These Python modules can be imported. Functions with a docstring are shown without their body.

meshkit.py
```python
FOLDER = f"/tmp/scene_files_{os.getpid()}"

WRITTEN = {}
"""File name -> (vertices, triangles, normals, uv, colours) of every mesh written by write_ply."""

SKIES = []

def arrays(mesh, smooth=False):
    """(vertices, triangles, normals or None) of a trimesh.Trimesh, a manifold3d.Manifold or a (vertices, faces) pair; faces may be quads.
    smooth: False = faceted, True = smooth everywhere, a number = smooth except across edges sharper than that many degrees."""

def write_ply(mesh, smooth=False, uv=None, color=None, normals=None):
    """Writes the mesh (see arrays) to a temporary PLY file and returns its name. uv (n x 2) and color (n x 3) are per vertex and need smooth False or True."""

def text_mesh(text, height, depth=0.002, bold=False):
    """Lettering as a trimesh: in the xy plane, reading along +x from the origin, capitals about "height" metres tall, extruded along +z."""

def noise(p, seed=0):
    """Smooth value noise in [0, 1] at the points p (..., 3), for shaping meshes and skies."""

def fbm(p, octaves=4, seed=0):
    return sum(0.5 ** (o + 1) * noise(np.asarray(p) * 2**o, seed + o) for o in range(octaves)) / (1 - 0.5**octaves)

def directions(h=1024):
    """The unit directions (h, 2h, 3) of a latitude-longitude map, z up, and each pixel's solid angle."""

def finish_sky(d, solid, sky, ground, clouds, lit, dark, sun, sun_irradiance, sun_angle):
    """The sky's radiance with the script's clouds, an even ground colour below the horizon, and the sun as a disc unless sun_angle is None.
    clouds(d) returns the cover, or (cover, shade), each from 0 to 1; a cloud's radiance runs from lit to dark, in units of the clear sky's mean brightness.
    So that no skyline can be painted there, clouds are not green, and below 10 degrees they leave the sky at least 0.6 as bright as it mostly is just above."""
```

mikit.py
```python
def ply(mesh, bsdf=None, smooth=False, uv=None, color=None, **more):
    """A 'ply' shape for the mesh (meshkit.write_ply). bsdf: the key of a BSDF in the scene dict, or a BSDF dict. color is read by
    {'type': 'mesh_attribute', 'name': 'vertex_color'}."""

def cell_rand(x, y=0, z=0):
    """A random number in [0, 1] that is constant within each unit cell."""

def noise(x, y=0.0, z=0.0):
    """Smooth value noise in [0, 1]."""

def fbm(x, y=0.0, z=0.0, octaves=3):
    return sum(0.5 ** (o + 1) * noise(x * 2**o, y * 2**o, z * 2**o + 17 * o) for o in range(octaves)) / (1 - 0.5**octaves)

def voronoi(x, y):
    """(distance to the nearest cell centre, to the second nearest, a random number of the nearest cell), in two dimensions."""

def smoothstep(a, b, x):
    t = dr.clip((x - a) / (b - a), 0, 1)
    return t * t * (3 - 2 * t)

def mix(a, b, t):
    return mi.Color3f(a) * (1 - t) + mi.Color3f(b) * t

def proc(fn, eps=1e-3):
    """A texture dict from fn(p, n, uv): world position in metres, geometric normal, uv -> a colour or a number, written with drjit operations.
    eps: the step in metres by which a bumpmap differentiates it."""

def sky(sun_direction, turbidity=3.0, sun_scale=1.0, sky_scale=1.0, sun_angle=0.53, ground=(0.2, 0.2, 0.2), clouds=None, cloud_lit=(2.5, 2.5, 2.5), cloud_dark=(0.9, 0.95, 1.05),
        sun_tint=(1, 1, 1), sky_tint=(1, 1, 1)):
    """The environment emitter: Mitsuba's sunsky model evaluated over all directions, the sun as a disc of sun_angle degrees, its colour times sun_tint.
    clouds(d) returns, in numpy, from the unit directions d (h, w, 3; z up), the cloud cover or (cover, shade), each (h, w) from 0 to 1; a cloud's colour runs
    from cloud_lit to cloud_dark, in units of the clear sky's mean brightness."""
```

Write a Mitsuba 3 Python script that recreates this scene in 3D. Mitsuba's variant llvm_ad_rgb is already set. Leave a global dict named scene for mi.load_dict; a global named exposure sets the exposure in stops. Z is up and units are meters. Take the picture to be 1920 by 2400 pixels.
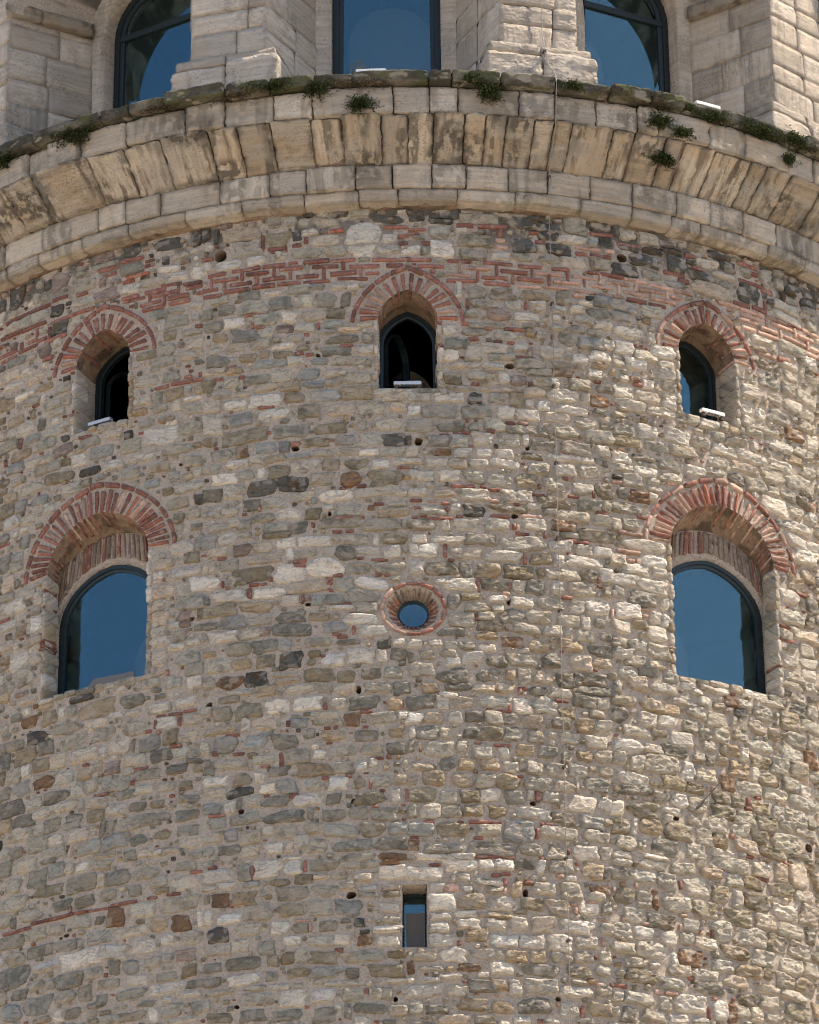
# A round rubble-stone tower seen from below: brick-arched windows, a corbelled stone cornice with weeds, and a gallery of piers.
import math
import numpy as np
import drjit as dr
import mitsuba as mi
import mikit
import meshkit
from mikit import noise, fbm, smoothstep, mix, cell_rand, voronoi
from scipy.spatial import Delaunay
from shapely.geometry import Polygon, Point
import shapely

scene, labels = {}, {}
T = mi.ScalarTransform4f

# ---------------------------------------------------------------- camera, sky and sun, exposure
exposure = 2.38
_f, _th, _D, _roll = 9017.0, math.radians(23.974), 55.03, math.radians(-0.547)
_fw = np.array([0.0, math.cos(_th), math.sin(_th)])
_up0 = np.array([0.0, -math.sin(_th), math.cos(_th)])
_up = _up0 * math.cos(_roll) - np.array([1.0, 0, 0]) * math.sin(_roll)
scene['camera'] = {'type': 'perspective', 'fov': math.degrees(2 * math.atan(960 / _f)), 'fov_axis': 'x', 'near_clip': 0.5, 'far_clip': 5000.0,
                   'to_world': T().look_at(origin=[0, -_D, 0], target=(np.array([0, -_D, 0]) + _fw * 10).tolist(), up=_up.tolist())}
SUN_AZ, SUN_EL = math.radians(85.0), math.radians(60.5)


def cirrus(d):
    """A thin, streaky veil, thicker towards the sun."""
    a = np.arctan2(d[..., 1], d[..., 0])
    e = np.arcsin(np.clip(d[..., 2], -1, 1))
    q = np.stack([np.cos(a) * 3 + e * 2.2, np.sin(a) * 3 + e * 2.2, e * 9 - a * 4], -1)
    n = meshkit.fbm(q, 5, 4)
    toward = d[..., 0] * 0.5 + 0.5
    return np.clip((n - .42) * 1.5, 0, 1) * (.12 + .38 * toward ** 2), 0.15 + 0 * n


scene['sky'] = mikit.sky([math.sin(SUN_AZ) * math.cos(SUN_EL), -math.cos(SUN_AZ) * math.cos(SUN_EL), math.sin(SUN_EL)], turbidity=3.0, clouds=cirrus, cloud_lit=(2.2, 2.2, 2.2), ground=(0.33, 0.29, 0.24), sky_tint=(1.04, 1.0, .95), sun_tint=(1.0, .985, .955))

R = 8.2            # radius of the rubble wall
GROUND = -1.7
rng = np.random.default_rng(7)

# ---------------------------------------------------------------- names and entries
COUNT = {}


def numbered(key):
    n = COUNT.get(key, 0)
    COUNT[key] = n + 1
    return key if n == 0 else f'{key}_{n:03d}'


def put(key, mesh, bsdf, smooth=True, uv=None):
    key = numbered(key)
    scene[key] = mikit.ply(mesh, bsdf, smooth=smooth, uv=uv)
    return key


def tag(key, label=None, cat=None, group=None, kind=None):
    d = labels.setdefault(key, {})
    for k, v in (('label', label), ('category', cat), ('group', group), ('kind', kind)):
        if v:
            d[k] = v
    return key


# ---------------------------------------------------------------- materials
def frac(x):
    return x - dr.floor(x)


CLS = 'wclgdkobtpnBQRTAGSP'
PAL = {'w': (.57, .53, .465), 'c': (.45, .385, .31), 'l': (.425, .392, .328), 'g': (.332, .310, .258), 'd': (.225, .213, .18), 'k': (.11, .107, .098),
       'o': (.255, .22, .16), 'b': (.29, .288, .268), 't': (.36, .29, .205), 'p': (.27, .21, .185), 'n': (.22, .14, .09),
       'B': (.255, .122, .095), 'Q': (.45, .30, .235), 'R': (.34, .13, .085), 'P': (.45, .40, .335), 'T': (.405, .355, .29), 'A': (.47, .42, .36), 'G': (.24, .19, .15), 'S': (.14, .13, .105)}
DARK = {'k': .85, 'd': .35, 'g': .35, 'l': .3, 'w': .16, 'c': .2, 'o': .35, 'b': .2, 't': .25, 'p': .3, 'n': .4, 'B': .25, 'Q': .15, 'R': .15, 'P': .55, 'T': .95, 'A': .3, 'G': .6, 'S': .7}


def pick(idx, values):
    out = mi.Color3f(*values[0]) if isinstance(values[0], tuple) else mi.Float(values[0])
    for i, v in enumerate(values[1:], 1):
        out = dr.select(idx > i - 0.5, mi.Color3f(*v) if isinstance(v, tuple) else mi.Float(v), out)
    return out


def cyl(p):
    return dr.atan2(p.x, -p.y) * R, p.z, dr.sqrt(p.x * p.x + p.y * p.y)


def stone_color(p, n, uv):
    idx, rnd = dr.floor(uv.x), uv.y
    s, z, r = cyl(p)
    zz = z + r * 0.7
    o = rnd * 37
    base = pick(idx, [PAL[c] for c in CLS])
    dk = pick(idx, [DARK[c] for c in CLS])
    tone = 0.82 + 0.36 * frac(rnd * 7.13)
    ang = (frac(rnd * 13.7) - 0.5) * 0.7
    q = zz * dr.cos(ang) + s * dr.sin(ang)
    warp = fbm(s * 5 + o, zz * 5, o)
    band = noise(s * 4 + o, q * 42 + warp * 7, o)
    grain = fbm(s * 42, zz * 42, o, 2)
    blot = fbm(s * 8 + o * 3, zz * 8, o)
    crack = 1 - smoothstep(0.0, 0.16, abs(noise(s * 8 + o, q * 34 + warp * 6, o + 5) - 0.5) * 2)
    speck = noise(s * 120, zz * 120, o)
    col = base * tone * (0.60 + 0.28 * band + 0.34 * grain + 0.24 * speck) * (1 - 0.34 * crack)
    col = col * mix((1.04, 1.0, 0.94), (0.98, 1.0, 1.01), frac(rnd * 3.7))
    col = mix(col, (.06, .058, .05), smoothstep(0.56, 0.68, blot) * dk)
    rust = smoothstep(0.6, 0.75, fbm(s * 6 - o, zz * 7 + o, 3.0))
    col = mix(col, col * mi.Color3f(1.08, 0.78, 0.55), rust * dk)
    sunlit_wash = smoothstep(-1.0, 2.5, s + 2.5 * (fbm(s * .6, zz * .6, 3.0) - .5))      # mortar wash plus raking sunlight painted in, paler to the right
    smear = smoothstep(0.56 - 0.10 * sunlit_wash, 0.72, fbm(s * 9 + 91, zz * 12 + o, 5.0)) * (0.38 + 0.22 * sunlit_wash)
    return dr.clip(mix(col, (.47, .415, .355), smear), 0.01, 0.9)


def brick_color(p, n, uv):
    idx, rnd = dr.floor(uv.x), uv.y
    s, z, r = cyl(p)
    base = pick(idx, [PAL[c] for c in CLS])
    dk = pick(idx, [DARK[c] for c in CLS])
    tone = 0.72 + 0.55 * frac(rnd * 7.13)
    g = fbm(s * 40 + rnd * 30, z * 40, r * 40, 2)
    col = base * tone * (0.65 + 0.7 * g)
    col = mix(col, (.07, .05, .045), smoothstep(0.58, 0.72, fbm(s * 9 + rnd * 9, z * 9, r * 9)) * (dk + .25))
    smear = smoothstep(0.58, 0.72, fbm(s * 16 + 31, z * 16, r * 16 + rnd * 7)) * 0.4
    return dr.clip(mix(col, (.43, .35, .29), smear), 0.01, 0.9)


def mortar_color(p, n, uv):
    s, z, r = cyl(p)
    q = r * 1.3
    g = fbm(s * 36, z * 36, q * 36, 2)
    big = fbm(s * 2.2, z * 2.2, q * 2.2)
    col = mix((.515, .445, .375), (.46, .40, .34), big) * (0.60 + 0.50 * g + 0.26 * noise(s * 110, z * 110, q * 110))
    d1, d2, w = voronoi(s * 22 + 3 * g, z * 26)
    chip = (1 - smoothstep(0.16, 0.3, d1)) * dr.select(w > 0.86, 1.0, 0.0)
    col = mix(col, (.22, .10, .07), chip * 0.55)
    peb = (1 - smoothstep(0.2, 0.36, d1)) * dr.select(w < 0.14, 1.0, 0.0)
    col = mix(col, (.17, .16, .14), peb * 0.4)
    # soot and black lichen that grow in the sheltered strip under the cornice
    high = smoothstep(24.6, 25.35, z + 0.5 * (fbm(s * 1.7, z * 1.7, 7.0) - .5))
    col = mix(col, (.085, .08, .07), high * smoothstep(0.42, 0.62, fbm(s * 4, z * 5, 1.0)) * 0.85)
    return dr.clip(col, 0.02, 0.8)


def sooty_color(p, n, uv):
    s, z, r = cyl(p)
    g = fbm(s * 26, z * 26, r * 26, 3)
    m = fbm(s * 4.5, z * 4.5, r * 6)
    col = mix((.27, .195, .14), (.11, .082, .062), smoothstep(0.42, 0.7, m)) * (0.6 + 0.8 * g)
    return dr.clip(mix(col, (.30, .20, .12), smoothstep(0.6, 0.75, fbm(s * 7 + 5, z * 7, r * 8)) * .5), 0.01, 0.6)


def travertine_color(p, n, uv):
    """uv.x: class; uv.y below 0.5: beds lie flat, above: beds stand upright."""
    idx, rnd = dr.floor(uv.x), uv.y
    s, z, r = cyl(p)
    low = z < 27.0
    zz = dr.select(low, z + 0.8 * (r - 8.4), z)
    s = dr.select(low, s, s + 1.1 * r)
    base = pick(idx, [PAL[c] for c in CLS])
    dk = pick(idx, [DARK[c] for c in CLS])
    o = rnd * 53
    up = dr.select(rnd > 0.5, 1.0, 0.0)
    a, b = dr.lerp(zz, s, up), dr.lerp(s, zz, up)
    wob = fbm(s * 3 + o, zz * 3, o)
    vein = noise(b * 1.6 + o, a * 34 + wob * 1.6, o)
    fine = fbm(b * 9, a * 60 + wob * 4, o, 2)
    pores = smoothstep(0.66, 0.78, fbm(b * 30 + o, a * 60, o, 2))
    streak = smoothstep(0.48, 0.66, fbm(b * 0.8 + o, a * 13 + wob * 0.9, o + 3)) * smoothstep(0.26, 0.52, fbm(s * 15, zz * 8, 6.0))
    blot = smoothstep(0.54, 0.72, fbm(s * 1.7 + 11, zz * 1.7, 2.0, 2)) * smoothstep(0.32, 0.6, fbm(s * 13, zz * 9, 4.0))
    run = smoothstep(0.55, 0.72, fbm(s * 5.5 + 3, zz * 0.7, 9.0)) * smoothstep(0.30, 0.55, fbm(s * 16, zz * 6, 1.0))
    pit = smoothstep(0.62, 0.74, fbm(s * 46 + o, zz * 46, o, 2)) * smoothstep(0.4, 0.6, fbm(s * 3 + o, zz * 3, 8.0))
    tone = 0.80 + 0.42 * frac(rnd * 5.3)
    col = base * tone * (0.72 + 0.28 * vein + 0.3 * fine)
    rust = smoothstep(0.42, 0.66, fbm(s * 2.1 + o, zz * 2.8, 5.0))
    col = mix(col, col * mi.Color3f(.88, .72, .52), rust * 0.45 * dk)
    col = mix(col, (.085, .07, .05), streak * 0.72 * dk * (0.4 + 0.6 * up))
    col = mix(col, (.07, .062, .05), blot * dk * 0.85)
    col = mix(col, (.085, .075, .06), run * dk * 0.8)
    col = mix(col, col * 0.55, pit * 0.7)
    rim = frac(uv.x)
    grime = (1 - smoothstep(0.02, 0.55, rim)) * smoothstep(0.30, 0.62, fbm(s * 5 + 7, zz * 5, 4.0))
    col = mix(col, (.085, .078, .064), grime * (0.04 + 0.58 * dk))
    col = mix(col, (.33, .31, .28), smoothstep(0.55, 0.75, fbm(s * 4 + 19, zz * 4, 6.0)) * 0.4 * dk)
    col = mix(col, col * 0.45, pores * 0.6 * dk)
    return dr.clip(col, 0.02, 0.85)


def moss_color(p, n, uv):
    s, z, r = cyl(p)
    g = fbm(s * 30, z * 30, r * 30, 3)
    m = fbm(s * 3, z * 6, r * 3)
    col = mix((.17, .155, .125), (.06, .058, .046), smoothstep(0.35, 0.6, m)) * (0.6 + 0.8 * g)
    col = mix(col, (.09, .10, .045), smoothstep(0.5, 0.68, fbm(s * 5 + 3, z * 8, r * 5)) * 0.7)
    return dr.clip(mix(col, (.36, .33, .28), smoothstep(0.62, 0.72, fbm(s * 6 + 40, z * 9, r * 6)) * .6), 0.015, 0.7)


def bump_of(freq, stretch=1.0):
    def fn(p, n, uv):
        s, z, r = cyl(p)
        return fbm(s * freq, (z + 0.6 * r) * freq * stretch, r * freq * 0.7 + uv.y * 11, 3)
    return fn


def surface(name, fn, bump, scale, rough=0.9):
    scene[name] = {'type': 'bumpmap', 'arbitrary': mikit.proc(bump, 0.004), 'scale': scale,
                   'bsdf': {'type': 'principled', 'base_color': mikit.proc(fn), 'roughness': rough, 'specular': 0.25}}


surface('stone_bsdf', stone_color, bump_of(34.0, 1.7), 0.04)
surface('brick_bsdf', brick_color, bump_of(28.0), 0.012)
surface('mortar_bsdf', mortar_color, bump_of(34.0), 0.034)
surface('sooty_bsdf', sooty_color, bump_of(20.0), 0.02)
surface('travertine_bsdf', travertine_color, bump_of(22.0, 1.6), 0.026)
surface('moss_bsdf', moss_color, bump_of(20.0), 0.03)


def paving_color(p, n, uv):
    g = fbm(p.x * 0.8, p.y * 0.8)
    j = smoothstep(0.0, 0.03, dr.minimum(frac(p.x / 0.8), frac(p.y / 0.5)))
    return mix((.28, .245, .20), (.42, .37, .30), g) * (0.6 + 0.4 * j)


scene['paving_bsdf'] = {'type': 'principled', 'base_color': mikit.proc(paving_color), 'roughness': 0.9}
scene['frame_bsdf'] = {'type': 'principled', 'base_color': {'type': 'rgb', 'value': [.012, .020, .023]}, 'roughness': 0.42, 'specular': 0.5}
scene['glass_bsdf'] = {'type': 'thindielectric', 'int_ior': 2.0, 'ext_ior': 1.0, 'specular_reflectance': {'type': 'rgb', 'value': [.48, .82, .95]}, 'specular_transmittance': {'type': 'rgb', 'value': [.55, .6, .62]}}
scene['room_bsdf'] = {'type': 'diffuse', 'reflectance': {'type': 'rgb', 'value': [.4, .38, .35]}}
scene['painted_reflection_bsdf'] = {'type': 'diffuse', 'reflectance': {'type': 'rgb', 'value': [.24, .225, .215]}}  # flat grey standing in for a building mirrored in the glass
scene['alloy_bsdf'] = {'type': 'principled', 'base_color': {'type': 'rgb', 'value': [.52, .53, .55]}, 'roughness': 0.38, 'metallic': 0.35}
scene['white_paint_bsdf'] = {'type': 'principled', 'base_color': {'type': 'rgb', 'value': [.8, .8, .8]}, 'roughness': 0.4}
scene['lens_bsdf'] = {'type': 'principled', 'base_color': {'type': 'rgb', 'value': [.12, .13, .14]}, 'roughness': 0.15}
scene['steel_bsdf'] = {'type': 'principled', 'base_color': {'type': 'rgb', 'value': [.30, .28, .25]}, 'roughness': 0.6, 'metallic': 0.2}
scene['iron_bsdf'] = {'type': 'principled', 'base_color': {'type': 'rgb', 'value': [.07, .055, .045]}, 'roughness': 0.7}


def leaf(name, a, b):
    def fn(p, n, uv):
        return mix(a, b, uv.x)
    scene[name] = {'type': 'principledthin', 'base_color': mikit.proc(fn), 'diff_trans': 0.6, 'roughness': 0.6}


leaf('leaf_bsdf', (.018, .029, .012), (.085, .10, .042))
leaf('dry_bsdf', (.06, .042, .025), (.20, .15, .085))


# ---------------------------------------------------------------- geometry helpers
def wrap(q, radius=R):
    """(s, z, h) -> world: s runs along the wall of the given radius, h points out of it."""
    a = q[..., 0] / radius
    r = radius + q[..., 2]
    return np.stack([r * np.sin(a), -r * np.cos(a), q[..., 1]], -1)


class Batch:
    """Masonry pieces: collected, roughened together and then written one entry per piece (or as one mesh)."""

    def __init__(self):
        self.items = []

    def add(self, v, n, f, cls, rnd, amp=0.01, freq=8.0, size=0.0, rim=None):
        # the fraction of the class number tells how far a vertex lies from the piece's edges, where grime gathers
        self.items.append((v, n, f, CLS.index(cls) + (0.5 if rim is None else 0.04 + 0.92 * rim), rnd, amp, freq, size))

    def finish(self, sharp=False):
        if not self.items:
            return []
        off = np.cumsum([0] + [len(i[0]) for i in self.items])
        v = np.concatenate([i[0] for i in self.items])
        n = np.concatenate([i[1] for i in self.items])
        amp = np.concatenate([np.broadcast_to(i[5], len(i[0])) for i in self.items])[:, None]
        fr = np.concatenate([np.full(len(i[0]), i[6]) for i in self.items])[:, None]
        shift = np.concatenate([np.full(len(i[0]), i[4] * 90) for i in self.items])[:, None]
        q = v * fr * [1, 1, 1.7] + shift
        k = (meshkit.fbm(q, 3, 3)[:, None] - 0.5) * 2 + .6 * (.35 - abs(meshkit.noise(q * .8, 8) - .5) * 2)[:, None] + .5 * (meshkit.noise(q * [3.2, 3.2, 5.5], 12) - .5)[:, None]
        f = meshkit.fbm(q * [.7, .7, 1.2], 2, 20)[:, None] * 8
        t = np.clip((f - np.floor(f) - .36) / .28, 0, 1)
        k = k + 1.1 * ((np.floor(f) + t * t * (3 - 2 * t)) / 8 - .5)
        v = v + n * k * amp
        return [(v[off[j]:off[j + 1]], i[2], i[3], i[4], i[7]) for j, i in enumerate(self.items)]


def put_pieces(batch, key, bsdf, limit=300, rest=None):
    """One entry per piece, largest first; beyond the limit one mesh of all the others."""
    made = sorted(batch.finish(), key=lambda m: -m[4])
    for v, f, c, r, _ in made[:limit]:
        put(key, (v, f), bsdf, True, np.stack(np.broadcast_arrays(c, np.full(len(v), r)), 1))
    more = made[limit:]
    if more:
        off = np.cumsum([0] + [len(m[0]) for m in more])
        k = put(rest, (np.concatenate([m[0] for m in more]), np.concatenate([m[1] + o for m, o in zip(more, off)])), bsdf, True,
                np.concatenate([np.stack(np.broadcast_arrays(m[2], np.full(len(m[0]), m[3])), 1) for m in more]))
        tag(k, kind='stuff')


_grids = {}


def grid_faces(nx, ny):
    if (nx, ny) not in _grids:
        i, j = np.meshgrid(np.arange(nx - 1), np.arange(ny - 1), indexing='ij')
        a = (i * ny + j).ravel()
        _grids[nx, ny] = np.concatenate([np.stack([a, a + ny, a + ny + 1], 1), np.stack([a, a + ny + 1, a + 1], 1)])
    return _grids[nx, ny]


def rubble(batch, s, z, w, h, cls, proud, rough, rg, roundness=0.5, res=0.017):
    """A rubble stone of the wall: a domed, irregular cushion whose rim is buried in the mortar."""
    w, h = w * 1.06 + .012, h * 1.08 + .014
    nx, ny = int(np.clip(w / res, 6, 26)), int(np.clip(h / res, 6, 16))
    e_ = lambda n: np.sign(np.linspace(-1, 1, n)) * abs(np.linspace(-1, 1, n)) ** .85
    u, v = np.meshgrid(e_(nx), e_(ny), indexing='ij')
    k = roundness
    x, y = u * np.sqrt(1 - k * v * v / 2), v * np.sqrt(1 - k * u * u / 2)
    th = np.arctan2(y, x)
    ph = rg.uniform(0, 6.28, 4)
    am = rg.normal(0, 1, 4) * np.array([.06, .065, .055, .05])
    rad = 1 + sum(am[i] * np.cos((i + 2) * th + ph[i]) for i in range(4))
    edge = np.maximum(abs(u), abs(v))
    x, y = x * (1 + (rad - 1) * edge), y * (1 + (rad - 1) * edge)
    sk, tl = rg.normal(0, .10), rg.normal(0, .05)
    x = x + sk * y * h / w
    prof = np.clip(1 - edge ** 7, 0, 1)
    hh = -0.035 + (0.035 + proud) * prof ** 0.45 + proud * (rg.normal(0, .32) * x + rg.normal(0, .32) * y) * prof + rough * .8 * prof * (rg.normal(0, .5) * (abs(x - rg.normal(0, .4)) - .5) + rg.normal(0, .5) * (abs(y - rg.normal(0, .4)) - .5))
    q = np.stack([s + x * w / 2 - tl * y * h / 2, z + y * h / 2 + tl * x * w / 2, hh], -1).reshape(-1, 3)
    a = q[:, 0] / R
    nrm = np.stack([np.sin(a), -np.cos(a), 0 * a], -1) + np.random.default_rng(1).normal(0, .001, (len(a), 3))
    batch.add(wrap(q), nrm, grid_faces(nx, ny), cls, rg.uniform(), rough * (.4 + .6 * prof.ravel()), rg.uniform(10, 17), w * h)


_cubes = {}


def cube_grid(n):
    """The surface of a cube as a grid with n = (nx, ny, nz) cells: (points in [-1, 1]^3, triangles)."""
    if n not in _cubes:
        pts, faces, at = [], [], 0
        for ax in range(3):
            b, c = (ax + 1) % 3, (ax + 2) % 3
            for sg in (-1, 1):
                g1, g2 = np.meshgrid(np.linspace(-1, 1, n[b] + 1), np.linspace(-1, 1, n[c] + 1), indexing='ij')
                p = np.zeros(g1.shape + (3,))
                p[..., ax], p[..., b], p[..., c] = sg, g1, g2
                f = grid_faces(n[b] + 1, n[c] + 1) + at
                pts.append(p.reshape(-1, 3))
                faces.append(f if sg > 0 else f[:, ::-1])
                at += p.shape[0] * p.shape[1]
        p, f = np.concatenate(pts), np.concatenate(faces)
        _, first, inv = np.unique(np.round(p, 5), axis=0, return_index=True, return_inverse=True)
        _cubes[n] = (p[first], inv.ravel()[f])
    return _cubes[n]


def block(batch, corners, cls, to_world, rad=0.012, amp=0.006, freq=7.0, res=0.07, rg=rng, most=10, rnd=None, size=None):
    """A hewn block: eight corners [i][j][k] in local coordinates, its edges rounded by rad."""
    c = np.asarray(corners, float)
    half = np.array([np.linalg.norm(c[1] - c[0], axis=-1).mean(), np.linalg.norm(c[:, 1] - c[:, 0], axis=-1).mean(), np.linalg.norm(c[:, :, 1] - c[:, :, 0], axis=-1).mean()]) / 2
    n = tuple(int(np.clip(round(2 * x / res), 2, most)) for x in half)
    q, f = cube_grid(n)
    rr = np.minimum(rad / half, 0.8)
    # move the outermost rings of the grid towards the edges, so that the rounding has vertices to work with
    q = np.sign(q) * np.where(abs(q) > 1 - 1e-6, 1, np.minimum(abs(q) * (1 + 0.0 * rr), 1))
    inner = np.clip(q, -(1 - rr), 1 - rr)
    d = (q - inner) * half
    dl = np.linalg.norm(d, axis=1, keepdims=True)
    nl = d / np.maximum(dl, 1e-9)
    p = inner + nl * np.minimum(rad, half) / half
    t = (p + 1) / 2
    loc = 0
    for i in (0, 1):
        for j in (0, 1):
            for k in (0, 1):
                loc = loc + ((t[:, 0] if i else 1 - t[:, 0]) * (t[:, 1] if j else 1 - t[:, 1]) * (t[:, 2] if k else 1 - t[:, 2]))[:, None] * c[i, j, k]
    w = to_world(loc)
    ctr = w.mean(0)
    eps = to_world(loc + nl * 0.001) - w
    flip = np.linalg.det(np.stack([to_world(c[1, 0, 0][None])[0] - to_world(c[0, 0, 0][None])[0], to_world(c[0, 1, 0][None])[0] - to_world(c[0, 0, 0][None])[0], to_world(c[0, 0, 1][None])[0] - to_world(c[0, 0, 0][None])[0]])) < 0
    nr = (w - ctr)
    nr = nr / np.maximum(np.linalg.norm(nr, axis=1, keepdims=True), 1e-9)
    batch.add(w, nr, f[:, ::-1] if flip else f, cls, rg.uniform() if rnd is None else rnd, amp, freq, half[0] * half[1] if size is None else size,
              np.clip(np.sort((1 - abs(q)) * half, axis=1)[:, 1] / .12, 0, 1))


def box8(a0, a1, b0, b1, c0, c1):
    return [[[(a, b, c) for c in (c0, c1)] for b in (b0, b1)] for a in (a0, a1)]


def loft(rings, to_world, closed=False):
    """Rings of equal length, each (n, 3) local, joined in turn."""
    n = len(rings[0])
    v = to_world(np.concatenate(rings))
    f = []
    m = n if closed else n - 1
    for k in range(len(rings) - 1):
        i = np.arange(m)
        j = (i + 1) % n
        f += [np.stack([k * n + i, k * n + j, (k + 1) * n + j], 1), np.stack([k * n + i, (k + 1) * n + j, (k + 1) * n + i], 1)]
    return v, np.concatenate(f)


def outward(v, f, ref):
    """Turns the triangles so that they face the point ref (or away from it is fixed by the caller)."""
    n = np.cross(v[f[:, 1]] - v[f[:, 0]], v[f[:, 2]] - v[f[:, 0]])
    c = v[f].mean(1)
    return (v, f) if ((n * (ref - c)).sum() > 0) else (v, f[:, ::-1])


def roughen(v, amp, freq, seed=0):
    k = np.stack([meshkit.fbm(v * freq + 13.7 * i, 3, seed + i) for i in range(3)], -1) - 0.5
    return v + 2 * amp * k


def tube(points, rad, sides=8):
    p = np.asarray(points, float)
    t = np.gradient(p, axis=0)
    t /= np.linalg.norm(t, axis=1, keepdims=True)
    ref = np.where(abs(t[:, 2:]) < 0.9, [[0, 0, 1.0]], [[1.0, 0, 0]])
    a = np.cross(t, ref)
    a /= np.linalg.norm(a, axis=1, keepdims=True)
    b = np.cross(t, a)
    g = np.arange(sides) * 2 * np.pi / sides
    v = (p[:, None] + rad * (np.cos(g)[None, :, None] * a[:, None] + np.sin(g)[None, :, None] * b[:, None])).reshape(-1, 3)
    n = len(p)
    f = []
    for k in range(n - 1):
        i = np.arange(sides)
        j = (i + 1) % sides
        f += [np.stack([k * sides + i, (k + 1) * sides + j, k * sides + j], 1), np.stack([k * sides + i, (k + 1) * sides + i, (k + 1) * sides + j], 1)]
    v = np.concatenate([v, p[:1], p[-1:]])
    i = np.arange(sides)
    j = (i + 1) % sides
    f += [np.stack([i, j, np.full(sides, n * sides)], 1), np.stack([(n - 1) * sides + j, (n - 1) * sides + i, np.full(sides, n * sides + 1)], 1)]
    return v, np.concatenate(f)[:, ::-1]


def join(meshes):
    off = np.cumsum([0] + [len(m[0]) for m in meshes])
    return np.concatenate([m[0] for m in meshes]), np.concatenate([m[1] + o for m, o in zip(meshes, off)])


# ---------------------------------------------------------------- ground
def ground_sheet():
    g = np.linspace(0, 2 * np.pi, 97)[:-1]
    rings = [np.stack([r * np.cos(g), r * np.sin(g), 0 * g + GROUND], 1) for r in (2, 8, 20, 60, 200, 800, 3000)]
    v, f = loft(rings, lambda q: q, True)
    return outward(v, f, np.array([0, 0, 1e5]))


put('ground', ground_sheet(), 'paving_bsdf', False)
tag('ground', 'stone paved square around the foot of the tower', kind='structure')

TOWER = 'round_tower'
tag(TOWER, 'round tower of rubble stone with brick arched windows and a corbelled pale stone cornice', 'tower')
WALL = TOWER + '__wall'

# ---------------------------------------------------------------- openings of the rubble wall
Z_TOP, Z_LOW, S_MAX = 25.47, 12.9, 8.0


def arch_curve(c, zs, hw, rise, n=25, point=0.0):
    """From the left springing over the crown to the right one: (s, z)."""
    t = np.linspace(np.pi, 0, n)
    z = rise * np.sin(t)
    if point:
        z = z * (1 - point) + rise * point * (1 - abs(np.cos(t))) ** 0.9 * 1.0
    return np.stack([c + hw * np.cos(t), zs + z], 1)


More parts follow.
